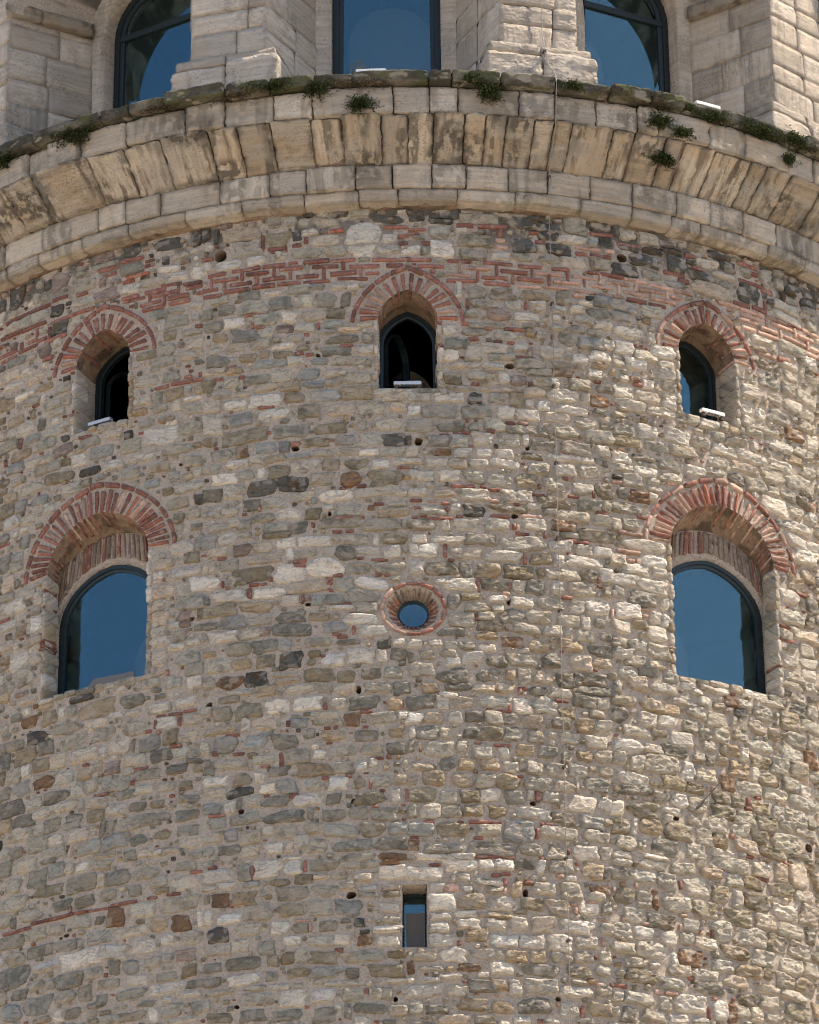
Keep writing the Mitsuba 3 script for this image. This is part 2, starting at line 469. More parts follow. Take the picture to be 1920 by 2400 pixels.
class Win:
    def __init__(self, kind, c, hw, zs, rise, sill, depth, hw_in, zs_in, rise_in, hood, hood_rise, point, frame_zs, frame_rise, frame_hw):
        self.__dict__.update(locals())

    def front(self, grow=0.0):
        a = arch_curve(self.c, self.zs, self.hw + grow, self.rise + grow, 25, self.point)
        return np.concatenate([[[self.c - self.hw - grow, self.sill - grow]], a, [[self.c + self.hw + grow, self.sill - grow]]])


WINS = [Win('upper', -4.47, .46, 23.70, .49, 22.69, .57, .50, 23.66, .47, .88, .87, .25, 23.66, .44, .49),
        Win('upper', 0.00, .41, 23.70, .46, 22.65, .60, .42, 23.62, .47, .78, .83, .25, 23.60, .45, .42),
        Win('upper', 4.36, .47, 23.67, .50, 22.68, .57, .50, 23.64, .47, .84, .86, .25, 23.64, .44, .49),
        Win('lower', -4.50, .85, 20.68, .71, 18.84, .44, .89, 20.58, .60, 1.28, 1.16, .10, 19.98, .77, .87),
        Win('lower', 4.50, .86, 20.68, .73, 18.77, .44, .90, 20.56, .57, 1.27, 1.14, .10, 19.96, .77, .88)]
OC, OZ = 0.04, 19.43                      # the round window
_g = np.linspace(0, 2 * np.pi, 49)[:-1]
OCULUS = np.stack([OC + .36 * np.cos(_g), OZ + .31 * np.sin(_g)], 1)
SLOT = np.array([[-.15, 14.78], [-.14, 15.62], [.18, 15.62], [.175, 14.78]])


def densify(poly, step=0.04):
    out = []
    for a, b in zip(poly, np.roll(poly, -1, 0)):
        k = max(1, int(np.ceil(np.linalg.norm(b - a) / step)))
        out.append(a + (b - a) * np.arange(k)[:, None] / k)
    return np.concatenate(out)


# Survey of the wall: kind of stone or brick, then its place along the wall, height, width and height, in centimetres
TABLE = """k-615,2522,32,31 k-649,2519,19,19 p-529,2519,34,26 k-511,2525,17,9 g-491,2517,16,11 l-482,2497,40,17 g-447,2519,47,9 B-441,2512,33,6 B-438,2502,23,6 d-401,2501,36,15 B-401,2516,38,5 B-372,2500,17,6 B-372,2507,15,4 R-391,2489,37,5 R-406,2483,19,6 k-379,2483,15,4 c-365,2472,39,13 w-402,2470,32,15
p-444,2472,43,17 l-483,2472,40,13 p-450,2494,12,15 B-486,2485,20,5 B-527,2491,29,6 k-551,2519,13,15 p-588,2528,13,10 w-584,2500,13,8 g-574,2506,13,17 k-401,2531,26,19 k-344,2527,40,19 w-341,2487,34,9 w-326,2473,31,11 w-297,2472,19,19 l-325,2504,25,11 k-347,2502,11,13 p-316,2493,14,7 k-300,2527,18,26
c-650,2499,22,21 B-591,2487,90,5 l-583,2475,67,17 k-531,2473,25,17 B-502,2457,74,5 B-466,2457,32,6 k-526,2445,29,21 B-577,2462,49,5 B-622,2464,46,5 B-570,2450,5,15 B-544,2443,5,17 B-560,2437,19,6 B-532,2430,40,6 B-645,2453,19,5 B-631,2437,40,6 B-628,2428,33,5 B-601,2439,6,13 B-579,2440,18,6
B-588,2431,38,5 p-554,2417,24,21 B-547,2403,21,7 c-580,2414,20,9 b-612,2419,41,13 l-529,2422,17,15 c-623,2475,37,15 l-646,2469,14,11 p-619,2446,18,9 B-403,2457,28,6 B-396,2452,34,5 B-363,2458,33,7 B-348,2450,40,7 B-371,2449,5,11 B-326,2452,4,13 B-337,2462,32,5 B-304,2457,28,5 B-302,2451,25,6
d-302,2444,4,9 B-326,2441,32,7 B-324,2432,32,6 B-348,2440,5,17 B-370,2440,33,6 B-365,2431,33,6 d-393,2442,5,9 B-399,2443,11,4 B-293,2440,11,6 l-329,2420,25,9 g-357,2420,29,15 l-297,2422,21,11 g-329,2403,39,17 w-351,2401,11,18 o-338,2383,20,15 g-305,2382,28,11 B-294,2389,11,5 p-321,2365,11,9
c-299,2363,25,16 g-341,2362,22,18 o-380,2363,41,18 c-310,2346,28,13 l-346,2345,32,15 g-361,2337,15,11 g-185,2534,20,19 d-189,2525,14,13 l-162,2531,17,15 g-143,2527,17,13 k-137,2538,15,7 l-116,2538,17,9 k-93,2536,23,9 g-112,2524,33,13 p-255,2537,17,9 c-233,2520,58,20 B-220,2516,34,6 k-269,2523,7,22
k-285,2528,12,19 l-281,2510,14,15 l-223,2498,41,22 B-201,2503,5,22 o-180,2505,34,22 B-180,2491,27,6 B-178,2486,24,4 k-153,2508,13,15 B-153,2493,13,6 B-140,2499,6,11 w-135,2511,23,11 R-97,2510,20,6 l-113,2496,40,15 w-60,2504,48,31 B-16,2512,33,5 k-27,2525,43,11 w-24,2495,21,13 B-5,2498,15,6
B-5,2487,13,6 w-62,2476,33,18 l-26,2478,29,13 w-3,2473,10,9 g-140,2479,40,15 g-100,2479,31,17 l-175,2479,17,15 H-263,2492,19,19 B-282,2490,18,6 w-252,2475,38,15 w-212,2476,25,15 w-282,2477,14,17 g-187,2478,10,11 B-125,2465,36,6 B-158,2466,13,4 B-88,2464,33,6 d-59,2463,16,5 B-31,2462,33,6
B-3,2462,16,6 B-185,2465,32,6 B-209,2465,8,5 B-229,2464,34,5 B-268,2463,26,5 B-209,2456,32,5 B-161,2458,33,6 d-138,2456,5,13 B-113,2456,36,6 B-88,2455,5,11 B-59,2453,42,7 B-17,2453,23,6 B-254,2453,35,6 B-231,2455,5,13 B-185,2456,4,13 B-185,2445,32,6 B-162,2448,5,15 B-138,2443,31,6
B-115,2445,5,17 B-88,2444,36,7 B-64,2445,4,11 B-48,2442,20,5 B-276,2450,4,17 B-233,2444,32,6 B-210,2447,5,15 B-238,2434,36,6 B-257,2443,4,15 B-278,2441,24,6 B-274,2431,28,6 B-200,2435,32,6 B-164,2435,32,5 B-125,2434,36,5 B-75,2435,42,5 g-151,2425,33,15 b-125,2426,21,9 w-95,2424,23,9
w-75,2422,16,7 w-186,2423,23,9 d-222,2423,34,15 l-264,2422,29,11 g-253,2406,24,15 g-215,2405,37,22 B-213,2393,25,4 d-176,2406,33,20 l-143,2406,26,18 g-112,2405,28,22 d-85,2403,13,22 w-163,2384,22,16 c-128,2382,35,16 o-98,2383,26,16 g-281,2403,16,16 l-196,2384,34,18 w-242,2384,29,15 g-273,2383,28,16
B-215,2376,5,9 B-203,2372,13,4 p-169,2366,25,13 l-141,2365,28,13 B-123,2366,4,11 b-102,2367,26,11 l-58,2365,26,11 t-263,2365,21,13 d-225,2362,37,20 B-139,2354,7,5 l-154,2350,25,14 l-193,2364,20,15 c-79,2357,29,9 b-112,2356,26,7 d-89,2343,46,11 g-181,2350,12,9 l-205,2347,30,16 l-239,2347,27,13
w-171,2340,33,9 o-144,2334,18,9 d-98,2326,41,14 B-84,2333,18,4 B-149,2326,12,5 B-134,2323,11,5 H-123,2321,8,7 l-58,2325,29,14 g-51,2343,23,14 o-171,2327,30,11 g-198,2330,15,11 d-266,2329,31,16 t-221,2328,24,13 b-191,2315,43,13 l-154,2316,23,14 b-121,2312,24,11 l-82,2310,42,14 g-50,2305,16,13
B-245,2318,14,4 k13,2530,23,17 k39,2530,16,11 k62,2532,23,15 k47,2521,33,7 g100,2526,56,15 k120,2530,17,11 k161,2524,40,15 B80,2516,23,6 B119,2516,40,6 k200,2520,34,13 k198,2509,30,11 g237,2529,34,26 k274,2534,32,15 k180,2533,24,7 p211,2533,14,7 B14,2508,25,4 l45,2504,26,15
k57,2508,8,11 w75,2509,16,6 k103,2507,13,6 B132,2503,17,5 B129,2508,7,15 g16,2496,16,7 B9,2502,16,4 B27,2487,13,6 o94,2493,46,18 w48,2478,33,26 w9,2476,20,13 g25,2476,10,13 Q129,2495,13,6 Q129,2485,20,6 k161,2490,33,22 w171,2502,23,11 R178,2511,13,5 B186,2498,15,6
w231,2507,41,13 k213,2489,36,15 g186,2487,13,13 b262,2508,14,15 k282,2510,18,17 B270,2521,24,5 B286,2522,14,6 Q255,2497,38,6 B246,2487,17,6 B274,2488,31,6 Q287,2498,14,6 g91,2471,36,15 w130,2471,26,11 l160,2472,27,11 g196,2472,30,9 w233,2471,34,17 g272,2475,31,19 B17,2461,33,5
g46,2461,13,7 B72,2460,33,5 B125,2459,40,5 B170,2458,33,5 B214,2459,25,5 B271,2460,35,5 Q72,2451,4,17 B33,2451,36,5 Q98,2450,33,5 B123,2449,4,15 B148,2448,37,6 B173,2449,4,17 Q197,2450,37,6 B224,2451,4,17 Q248,2451,34,5 Q271,2451,4,15 B35,2443,8,5 g46,2439,10,5
Q70,2439,36,5 B97,2438,4,15 B121,2437,36,5 B146,2437,4,15 B171,2438,37,6 B197,2440,4,17 Q222,2439,37,5 B248,2442,4,15 Q272,2440,35,5 Q287,2449,11,6 B75,2430,42,5 B124,2428,36,6 Q169,2427,33,4 Q208,2429,34,4 Q248,2429,34,5 Q279,2428,21,5 Q239,2421,17,5 w70,2416,10,24
g96,2412,23,18 o131,2412,33,18 t176,2413,40,16 g217,2415,22,20 l106,2396,36,13 w145,2397,23,13 B163,2397,4,13 B82,2395,5,13 w180,2397,23,15 w209,2396,20,11 w236,2399,20,11 k254,2419,10,6 w247,2410,21,9 b279,2417,35,17 p125,2381,33,18 w163,2379,36,13 g86,2380,23,13 g180,2388,10,5
w53,2367,29,11 B79,2364,10,5 g107,2362,52,9 B110,2358,10,5 d165,2366,15,7 B146,2359,26,5 w51,2354,29,14 g92,2352,36,11 d268,2398,33,13 l246,2384,27,13 w274,2381,28,11 l134,2349,30,13 t169,2356,15,13 l183,2353,15,13 l207,2367,20,9 B200,2353,3,9 g221,2352,24,18 d237,2369,20,11
g261,2367,21,11 B89,2341,15,5 d94,2332,7,11 d61,2333,45,16 w118,2328,36,16 B123,2339,13,4 B141,2338,10,4 w154,2333,20,13 w197,2329,33,18 b256,2350,38,18 w280,2351,16,15 w54,2315,29,18 l91,2320,26,22 g129,2316,36,11 B155,2318,15,4 p167,2325,8,13 c77,2301,39,9 w116,2301,29,9
H138,2303,15,9 g168,2309,43,16 o212,2309,27,13 w238,2323,24,14 w267,2331,31,16 k298,2531,11,15 l314,2529,25,15 l347,2528,31,19 k332,2525,11,15 B317,2512,36,5 k354,2510,33,9 k317,2507,29,6 H305,2490,16,13 B309,2498,16,7 k340,2493,43,17 k361,2503,22,11 k310,2472,39,17 g348,2472,25,13
k391,2498,30,26 p377,2527,26,11 k384,2515,34,7 B415,2517,19,6 k415,2507,17,8 w443,2511,39,13 B428,2500,21,6 B387,2482,34,6 k432,2489,43,15 l471,2499,40,9 k478,2518,28,17 k464,2530,40,13 B516,2529,37,6 B524,2518,17,6 g511,2516,17,13 g549,2518,21,30 c449,2471,70,21 b388,2466,32,11
b472,2486,22,9 B402,2474,17,7 k515,2484,39,32 B518,2502,42,6 B550,2498,21,8 B550,2506,17,6 k607,2532,23,10 k601,2516,27,17 g574,2517,18,15 k585,2498,20,15 k555,2479,11,19 B544,2475,5,13 B501,2463,29,7 B534,2465,27,6 l586,2483,49,15 k640,2522,33,17 k636,2504,33,15 b635,2494,33,10
w590,2467,54,13 l641,2473,24,15 k545,2489,9,8 g600,2497,18,11 k646,2538,19,15 B297,2460,18,6 Q326,2458,36,5 Q365,2457,37,6 Q302,2449,27,5 Q325,2449,5,13 Q349,2447,36,6 Q299,2440,5,15 Q325,2438,36,6 Q374,2446,5,13 Q401,2456,30,5 Q389,2445,17,6 Q349,2439,5,13 Q369,2436,33,6
Q298,2429,18,5 B326,2427,29,6 B358,2426,26,6 Q477,2456,36,5 Q481,2448,12,4 Q496,2448,6,13 Q518,2456,42,6 Q520,2448,42,6 Q510,2439,37,6 Q568,2458,44,6 Q547,2448,6,15 Q528,2439,5,15 Q512,2428,25,6 Q550,2436,34,6 Q577,2450,44,6 Q548,2428,39,6 Q574,2438,5,15 B604,2461,32,6
Q603,2449,6,15 Q635,2460,42,6 Q603,2436,45,6 Q592,2427,45,6 Q630,2437,6,15 Q643,2436,24,6 Q626,2447,33,6 Q637,2425,28,6 b306,2414,42,17 b300,2398,28,13 l348,2415,33,18 k327,2401,9,6 w536,2417,38,11 Q541,2396,38,7 l597,2421,54,17 B578,2398,24,7 c528,2401,29,7 B326,2357,14,5
w304,2350,28,22 w352,2373,25,18 l336,2343,39,16 w366,2356,40,22 w321,2329,32,18 o538,2378,30,11 l294,2330,17,18 w631,2413,28,15 w367,2336,22,11 B309,2334,11,5 w312,2375,42,15 w590,2392,31,9 c-624,2399,46,15 c-569,2379,35,15 l-642,2396,19,9 w-615,2381,41,9 t-549,2358,28,11 w-592,2358,40,9
w-553,2342,11,11 l-513,2347,37,15 l-535,2327,34,13 t-629,2356,37,17 l-601,2343,9,11 B-567,2335,13,4 g-577,2344,31,13 c-504,2327,20,17 d-488,2284,24,18 l-525,2312,29,11 t-608,2324,36,15 d-554,2302,15,18 w-587,2305,40,18 l-509,2289,29,11 l-531,2284,38,15 B-596,2285,6,15 b-572,2285,31,13 g-621,2288,37,15
l-624,2308,37,15 g-548,2269,43,16 p-514,2250,37,16 t-595,2267,43,15 B-626,2264,6,11 b-606,2250,36,16 l-556,2246,52,13 w-495,2267,36,9 B-472,2259,22,4 g-466,2250,35,16 t-482,2241,20,5 w-484,2227,24,18 b-445,2230,40,18 c-428,2253,34,13 g-396,2227,33,20 w-349,2232,52,25 B-372,2243,26,4 g-372,2256,26,11
t-341,2255,25,9 w-333,2248,18,7 l-304,2235,31,18 t-386,2275,30,11 l-382,2291,37,13 B-381,2305,40,5 B-349,2306,22,5 B-318,2307,32,5 B-309,2314,12,5 B-293,2307,14,5 l-379,2321,48,18 g-335,2320,27,16 B-290,2315,7,7 d-354,2290,11,20 t-330,2292,30,18 w-309,2294,12,14 t-293,2291,14,16 w-302,2280,28,7
l-352,2275,25,13 l-326,2274,14,16 l-301,2264,26,16 H-318,2183,5,5 o-519,2210,54,16 g-542,2231,51,15 o-507,2230,16,11 w-515,2225,12,13 k-464,2205,35,13 l-424,2205,32,14 b-446,2192,17,9 o-468,2189,16,11 g-395,2186,30,18 l-380,2206,40,13 g-325,2207,46,14 t-350,2185,32,14 g-298,2185,31,16 b-328,2169,18,12
t-307,2163,16,11 l-293,2168,14,11 b-361,2163,25,12 l-307,2147,45,14 o-337,2146,18,11 l-495,2187,36,16 l-571,2208,44,14 l-598,2228,31,13 o-628,2234,21,11 t-630,2221,19,9 t-612,2206,27,15 b-554,2185,32,14 d-520,2179,12,9 b-591,2187,22,18 w-509,2166,29,9 l-535,2169,21,16 o-623,2190,39,22 w-610,2168,32,18
o-634,2170,16,16 l-578,2162,31,13 B-556,2195,3,7 l-324,2126,39,16 k-290,2127,14,14 l-297,2107,21,14 o-322,2104,21,14 g-323,2090,21,10 g-293,2087,17,10 c-271,2314,34,11 t-240,2311,24,11 g-209,2294,37,14 l-174,2295,30,18 b-136,2293,31,16 c-99,2292,32,11 B-264,2302,14,5 B-230,2300,8,5 o-280,2294,21,18
g-245,2294,24,16 t-197,2280,33,13 t-161,2277,26,13 b-128,2278,29,11 l-102,2279,23,11 l-63,2283,45,16 l-259,2278,27,11 c-229,2273,24,7 w-196,2260,42,18 w-239,2259,30,13 c-274,2262,29,18 o-156,2261,28,16 b-113,2259,42,16 o-66,2261,52,21 c-20,2254,29,16 o-136,2238,31,20 c-92,2236,39,16 l-50,2237,39,18
B-195,2250,23,4 w-184,2239,40,14 b-231,2236,32,18 l-272,2235,29,30 o-225,2210,65,20 g-159,2210,46,19 o-105,2210,44,16 g-63,2211,13,16 l-26,2212,35,16 w-192,2229,10,9 B-190,2211,5,5 k-19,2189,35,18 l-52,2190,35,18 b-86,2191,26,16 o-126,2191,39,14 B-154,2191,13,7 H-154,2184,13,9 b-169,2188,16,16
b-195,2189,30,16 n-229,2188,18,18 g-259,2187,32,16 o-275,2209,21,14 B-103,2192,5,5 l-118,2174,29,11 l-83,2174,29,11 w-100,2175,10,12 w-54,2172,26,9 l-20,2171,32,12 b-151,2172,33,9 t-183,2172,30,12 l-210,2173,17,14 w-235,2171,34,11 g-273,2168,27,14 o-177,2152,33,18 l-154,2156,13,16 w-134,2158,26,14
o-105,2156,24,16 o-70,2155,30,14 w-38,2154,22,14 w-11,2157,19,9 B-8,2148,16,4 l-222,2153,23,14 w-201,2153,13,14 w-254,2151,37,16 k-200,2130,40,23 k-157,2132,41,23 l-118,2136,35,17 n-79,2133,27,21 o-32,2133,44,23 B-89,2120,8,3 B-64,2122,13,3 l-44,2114,57,14 w-99,2110,45,16 w-11,2111,16,9
d-272,2129,29,19 l-240,2130,30,21 l-145,2112,36,14 b-128,2105,8,10 l-183,2107,33,16 d-214,2107,25,16 B-203,2101,5,10 k-131,2101,13,3 B-41,2095,13,4 g-16,2094,25,7 n-51,2090,10,7 l-81,2088,41,16 H-107,2084,6,9 w-110,2093,16,7 o-129,2086,22,16 w-162,2089,32,16 B-89,2077,29,3 B-108,2079,13,3
B-65,2077,11,3 t-22,2082,41,12 g-199,2086,33,12 g-223,2080,20,14 l-238,2084,17,14 l-270,2104,27,16 l-245,2102,23,14 g-181,2070,36,14 d-149,2067,24,16 g-94,2070,57,14 g-38,2065,51,17 g-7,2065,9,14 B-129,2069,5,7 B-5,2063,4,5 B-97,2057,13,3 B-80,2057,11,3 b-137,2071,6,9 l-260,2080,30,12
o57,2281,32,18 l99,2286,39,14 w130,2284,15,18 p151,2283,23,14 B91,2273,11,4 g181,2297,36,11 n212,2300,30,11 l184,2281,30,14 w201,2283,13,13 l237,2285,29,16 w259,2303,21,14 B263,2293,10,4 d273,2283,21,11 B166,2278,4,6 l71,2267,42,7 c121,2266,42,9 c171,2266,30,14 w212,2265,42,18
w245,2265,12,14 n265,2264,27,16 l15,2253,30,16 w55,2252,39,14 k90,2252,19,16 g120,2253,21,16 o147,2253,20,20 w165,2249,13,12 w185,2248,17,14 b42,2231,45,18 d92,2232,42,20 w132,2233,24,18 w162,2231,31,16 w224,2244,44,12 d265,2246,19,11 c203,2232,37,14 w7,2232,16,16 l243,2227,30,18
g16,2209,38,19 d58,2208,38,12 g88,2209,14,12 l116,2214,29,18 B138,2218,13,4 Q155,2218,13,3 k166,2218,10,3 d161,2208,54,14 g214,2210,33,16 g274,2230,21,16 B79,2217,5,4 B48,2196,13,4 B64,2199,8,4 B77,2200,11,4 B111,2203,11,5 b40,2187,29,16 l68,2187,24,19 w99,2192,27,19
l136,2192,29,18 w159,2194,10,18 H161,2182,7,9 d180,2187,39,16 l229,2188,44,18 w268,2188,17,18 B227,2199,8,4 l263,2209,41,18 k118,2182,5,7 B84,2179,6,7 n43,2171,27,9 w73,2170,24,14 w102,2171,21,12 w129,2171,24,14 o167,2170,28,9 w222,2172,70,9 k0,2188,8,14 H13,2186,14,12
l4,2171,19,16 w7,2157,22,9 w38,2155,29,12 c65,2154,26,14 w94,2155,24,12 w129,2156,39,12 l176,2153,29,18 w213,2153,28,16 l246,2155,29,19 d264,2172,20,11 Q208,2177,7,4 Q222,2177,8,4 l17,2136,32,14 w55,2136,29,16 g87,2135,26,16 l122,2132,32,17 o158,2134,29,19 l197,2132,30,18
l236,2129,30,16 o268,2130,24,21 B212,2141,8,4 k231,2137,20,3 B72,2121,32,4 B99,2121,8,3 B114,2117,16,3 B176,2127,4,7 w10,2111,25,12 c47,2110,32,12 l88,2109,42,17 w146,2109,45,17 B175,2114,16,3 B223,2116,15,4 B252,2123,4,9 B9,2099,16,4 Q31,2098,13,4 B48,2095,10,3
Q114,2101,13,3 B144,2098,8,3 o193,2104,49,16 g247,2106,34,17 l271,2107,14,14 w62,2089,14,12 k86,2085,29,17 o131,2090,45,10 l31,2085,35,14 B10,2089,9,3 B50,2087,3,7 l168,2095,23,10 l190,2090,20,10 l221,2086,46,16 l265,2086,27,14 B121,2079,26,4 H141,2080,10,9 Q163,2081,29,5
B29,2073,19,3 B48,2073,19,3 B7,2075,8,3 B19,2077,9,3 B67,2077,10,3 B262,2096,14,3 g16,2064,38,16 w48,2063,11,16 l75,2065,32,17 l116,2067,35,17 B140,2065,5,9 Q145,2063,5,10 l168,2070,32,17 n209,2072,36,16 o259,2069,34,9 l302,2304,14,11 n318,2305,14,11 B322,2298,12,5
w338,2301,18,14 w372,2322,33,18 l375,2305,29,15 w300,2284,30,18 c337,2281,32,16 w374,2279,27,20 l310,2264,42,18 w357,2262,40,14 l398,2261,32,16 l293,2247,19,9 l318,2246,11,9 w429,2260,27,14 w502,2329,49,20 Q505,2347,41,6 g545,2354,38,19 l588,2375,27,15 l582,2354,27,19 l619,2351,42,19
l555,2330,26,17 w590,2329,36,19 g558,2303,39,18 w496,2297,28,11 w497,2281,34,16 w526,2298,17,18 w538,2277,46,9 l513,2269,29,15 l465,2263,31,13 l616,2322,32,17 l618,2306,37,17 n592,2285,36,17 w626,2283,23,22 w334,2229,30,20 w381,2230,40,20 l414,2241,15,14 g298,2226,31,16 o303,2209,42,14
g347,2208,36,14 Q295,2197,10,5 l390,2209,44,16 l419,2229,30,14 w457,2225,39,14 l480,2244,36,11 w512,2245,12,15 l509,2264,20,15 w562,2258,43,16 l609,2261,41,17 w509,2227,53,16 l446,2205,35,16 w293,2183,28,16 d327,2188,32,9 g332,2178,32,7 d366,2185,34,16 w408,2184,34,14 l298,2169,28,11
w329,2167,35,14 l441,2189,27,11 c493,2207,48,14 l562,2227,43,18 t586,2245,36,13 l542,2207,42,20 k287,2154,15,5 Q286,2146,14,4 l309,2152,31,19 l368,2165,33,14 w340,2155,18,9 d477,2187,28,14 g511,2185,37,20 l593,2211,49,22 w343,2143,21,7 d293,2130,14,16 n319,2129,31,18 w339,2132,14,11
g299,2108,48,14 B322,2099,14,4 l284,2083,14,17 g304,2086,22,16 B298,2075,24,3 Q403,2171,19,4 Q369,2157,14,4 w544,2163,47,25 w507,2168,16,14 l543,2186,21,13 g571,2186,26,14 o599,2185,20,16 n618,2180,18,15 l585,2165,27,14 w617,2165,23,16 b545,2140,25,11 w586,2142,49,14 l615,2234,28,15
l600,2204,32,11 d-626,2148,28,13 w-601,2147,18,11 b-579,2130,18,18 B-626,2138,28,4 d-624,2109,30,25 b-595,2111,27,14 l-597,2096,27,12 c-610,2075,23,25 g-614,2056,32,12 o-593,2071,11,14 l-573,2050,35,18 w-596,2037,40,21 l-618,2041,18,16 B-617,2023,23,4 w-609,2012,36,14 t-582,1998,20,16 c-548,2037,21,21
l-549,2020,30,11 w-551,2000,25,21 c-608,1982,32,14 w-591,1975,9,16 c-554,1976,42,14 B-540,1962,17,3 w-585,1953,35,24 c-551,1947,25,14 l-620,1936,16,17 l-573,1934,30,14 o-574,1919,20,10 d-536,1911,25,24 l-610,1918,36,19 B-553,1905,30,5 p-580,1903,17,7 l-559,1923,17,14 w-316,2059,42,17 o-300,2043,24,16
b-288,2062,14,21 c-344,2040,39,14 w-308,2022,45,14 l-291,2028,14,14 w-354,2023,25,14 c-343,2000,39,17 l-311,1998,24,21 w-290,2003,24,21 g-300,1977,41,21 l-352,1981,28,17 c-348,1961,32,21 p-307,1960,27,14 l-351,1943,28,15 w-324,1949,17,10 p-303,1947,22,9 H-298,1953,10,7 o-286,1958,10,15 d-288,1940,14,10
g-315,1932,21,15 w-347,1929,32,14 w-320,1917,24,9 l-296,1920,20,10 c-350,1904,35,24 g-303,1898,37,20 B-332,1882,3,8 g-292,1881,24,17 c-350,1887,32,14 l-358,1871,28,14 w-293,1863,24,17 l-323,1867,24,17 d-349,1860,16,8 B-340,2017,4,5 B-306,2006,4,5 b-275,2060,22,19 w-248,2061,27,17 c-261,2044,30,14
p-227,2043,25,16 c-199,2044,28,16 o-179,2059,39,9 w-166,2046,26,14 w-128,2046,45,14 l-78,2045,48,14 w-45,2043,8,17 o-20,2044,32,14 l-107,2029,16,15 d-86,2026,25,21 w-56,2028,32,12 w-24,2025,24,19 c-197,2027,52,14 w-161,2030,10,17 l-140,2028,29,12 B-147,2018,19,6 B-147,2011,16,3 B-107,2018,6,3
B-66,2017,9,4 B-40,2014,22,3 B-256,2034,12,5 g-245,2023,27,17 l-273,2023,20,17 o-212,2005,54,22 w-160,2001,42,26 w-113,2006,48,26 g-70,2003,32,17 l-29,2002,41,17 B-96,1994,13,5 B-42,1992,9,3 B-31,1992,6,3 w-51,1980,41,17 l-20,1986,14,7 B-107,1989,10,3 B-107,1983,8,3 g-88,1980,25,20
w-271,2000,29,15 B-254,1997,4,9 B-247,1991,7,3 B-187,1996,6,7 B-197,1990,10,3 B-210,1990,13,3 w-243,1978,51,17 B-216,1979,6,14 w-189,1976,45,15 c-136,1980,54,17 B-162,1974,6,7 B-105,1973,6,4 w-160,1963,27,14 B-143,1963,4,14 p-137,1965,10,10 H-135,1955,10,3 b-124,1960,16,15 d-100,1960,28,15
b-64,1962,41,17 B-86,1953,16,4 b-277,1976,10,14 o-258,1959,50,17 t-207,1958,46,14 d-159,1939,38,15 t-121,1936,27,12 w-91,1948,32,7 l-58,1945,28,14 l-99,1935,13,10 w-66,1930,45,14 B-77,1939,6,3 b-240,1940,40,19 l-202,1939,36,15 d-272,1939,22,10 d-158,1921,58,17 b-101,1920,32,14 w-47,1913,41,15
B-75,1915,5,13 B-97,1910,13,3 B-90,1906,14,3 l-215,1920,33,14 p-193,1922,15,12 w-253,1921,38,14 l-278,1923,8,12 g-231,1901,36,19 d-195,1901,36,19 b-167,1900,19,17 w-140,1899,13,12 l-123,1901,35,13 d-82,1898,31,8 k-35,1893,19,13 w-16,1896,16,10 w-66,1878,34,22 w-38,1877,14,18 d-16,1879,22,18
k-159,1878,30,24 o-193,1880,26,18 o-127,1884,17,10 B-115,1880,6,4 w-102,1874,31,17 t-226,1879,26,15 l-257,1879,33,17 d-72,1864,14,5 d-180,1867,10,5 o-121,1854,41,18 o-85,1850,25,17 c-166,1857,35,7 c-164,1850,35,8 n-242,1855,36,17 k-206,1855,32,22 l-272,1858,17,17 d-52,1852,25,15 g-23,1853,25,15
l-43,1832,37,13 d-12,1831,22,17 H-69,1830,8,12 c-87,1832,28,15 g-113,1835,19,15 l-146,1837,38,12 t-193,1838,29,15 l-230,1839,36,8 w13,2044,19,12 w51,2042,44,12 w24,2027,28,19 w5,2028,13,17 B47,2027,5,21 c76,2024,41,17 w125,2021,45,15 g95,2044,41,15 l151,2040,58,21 w203,2041,33,16
g217,2059,26,9 B151,2055,19,3 B205,2050,20,4 B182,2056,4,9 B227,2050,30,4 o255,2062,50,17 B154,2019,5,15 t176,2021,29,15 w201,2020,15,15 B218,2031,13,4 w236,2022,50,14 l236,2039,23,16 w263,2039,24,14 w9,2003,19,19 o42,2001,42,19 d74,2000,17,21 t104,1999,32,19 o145,2000,40,19
o174,2000,10,14 l205,2001,46,15 o242,2003,23,15 w266,2006,20,19 B55,2013,9,4 Q63,1990,8,4 w40,1982,13,7 w66,1979,44,17 B91,1985,6,7 B90,1977,5,12 o113,1978,35,17 l145,1979,18,17 d167,1979,24,19 B132,1979,5,9 Q127,1967,11,5 w197,1980,16,19 l231,1982,38,19 B255,1998,4,9
B258,1989,10,4 k131,1988,13,3 l267,1982,13,15 B211,1968,15,5 o79,1961,25,8 d56,1954,19,20 w116,1959,25,10 w149,1956,30,15 H132,1955,10,10 g188,1957,36,17 w224,1955,21,19 w252,1957,33,17 g89,1946,32,14 w116,1945,16,10 d134,1936,35,20 g170,1937,35,19 l100,1934,22,12 l68,1928,35,20
B103,1941,11,3 B87,1932,4,10 d54,1910,34,12 o106,1920,35,14 g152,1919,37,14 l190,1918,26,15 l212,1934,33,17 w235,1934,13,20 g255,1935,15,12 w211,1918,10,12 l234,1915,23,14 d263,1917,17,12 t101,1906,28,10 n135,1899,30,15 t170,1895,26,15 t214,1900,33,14 d255,1897,33,15 d74,1891,22,12
w100,1889,24,10 l53,1891,17,12 w33,1894,17,10 w5,1893,19,12 l22,1877,19,13 d0,1874,9,15 l50,1878,22,12 w81,1875,28,15 d113,1871,25,15 l146,1874,35,17 w151,1887,11,7 d188,1876,26,18 c227,1876,29,24 l258,1879,27,13 w56,1868,19,12 l14,1857,34,20 d57,1848,40,20 d101,1850,27,17
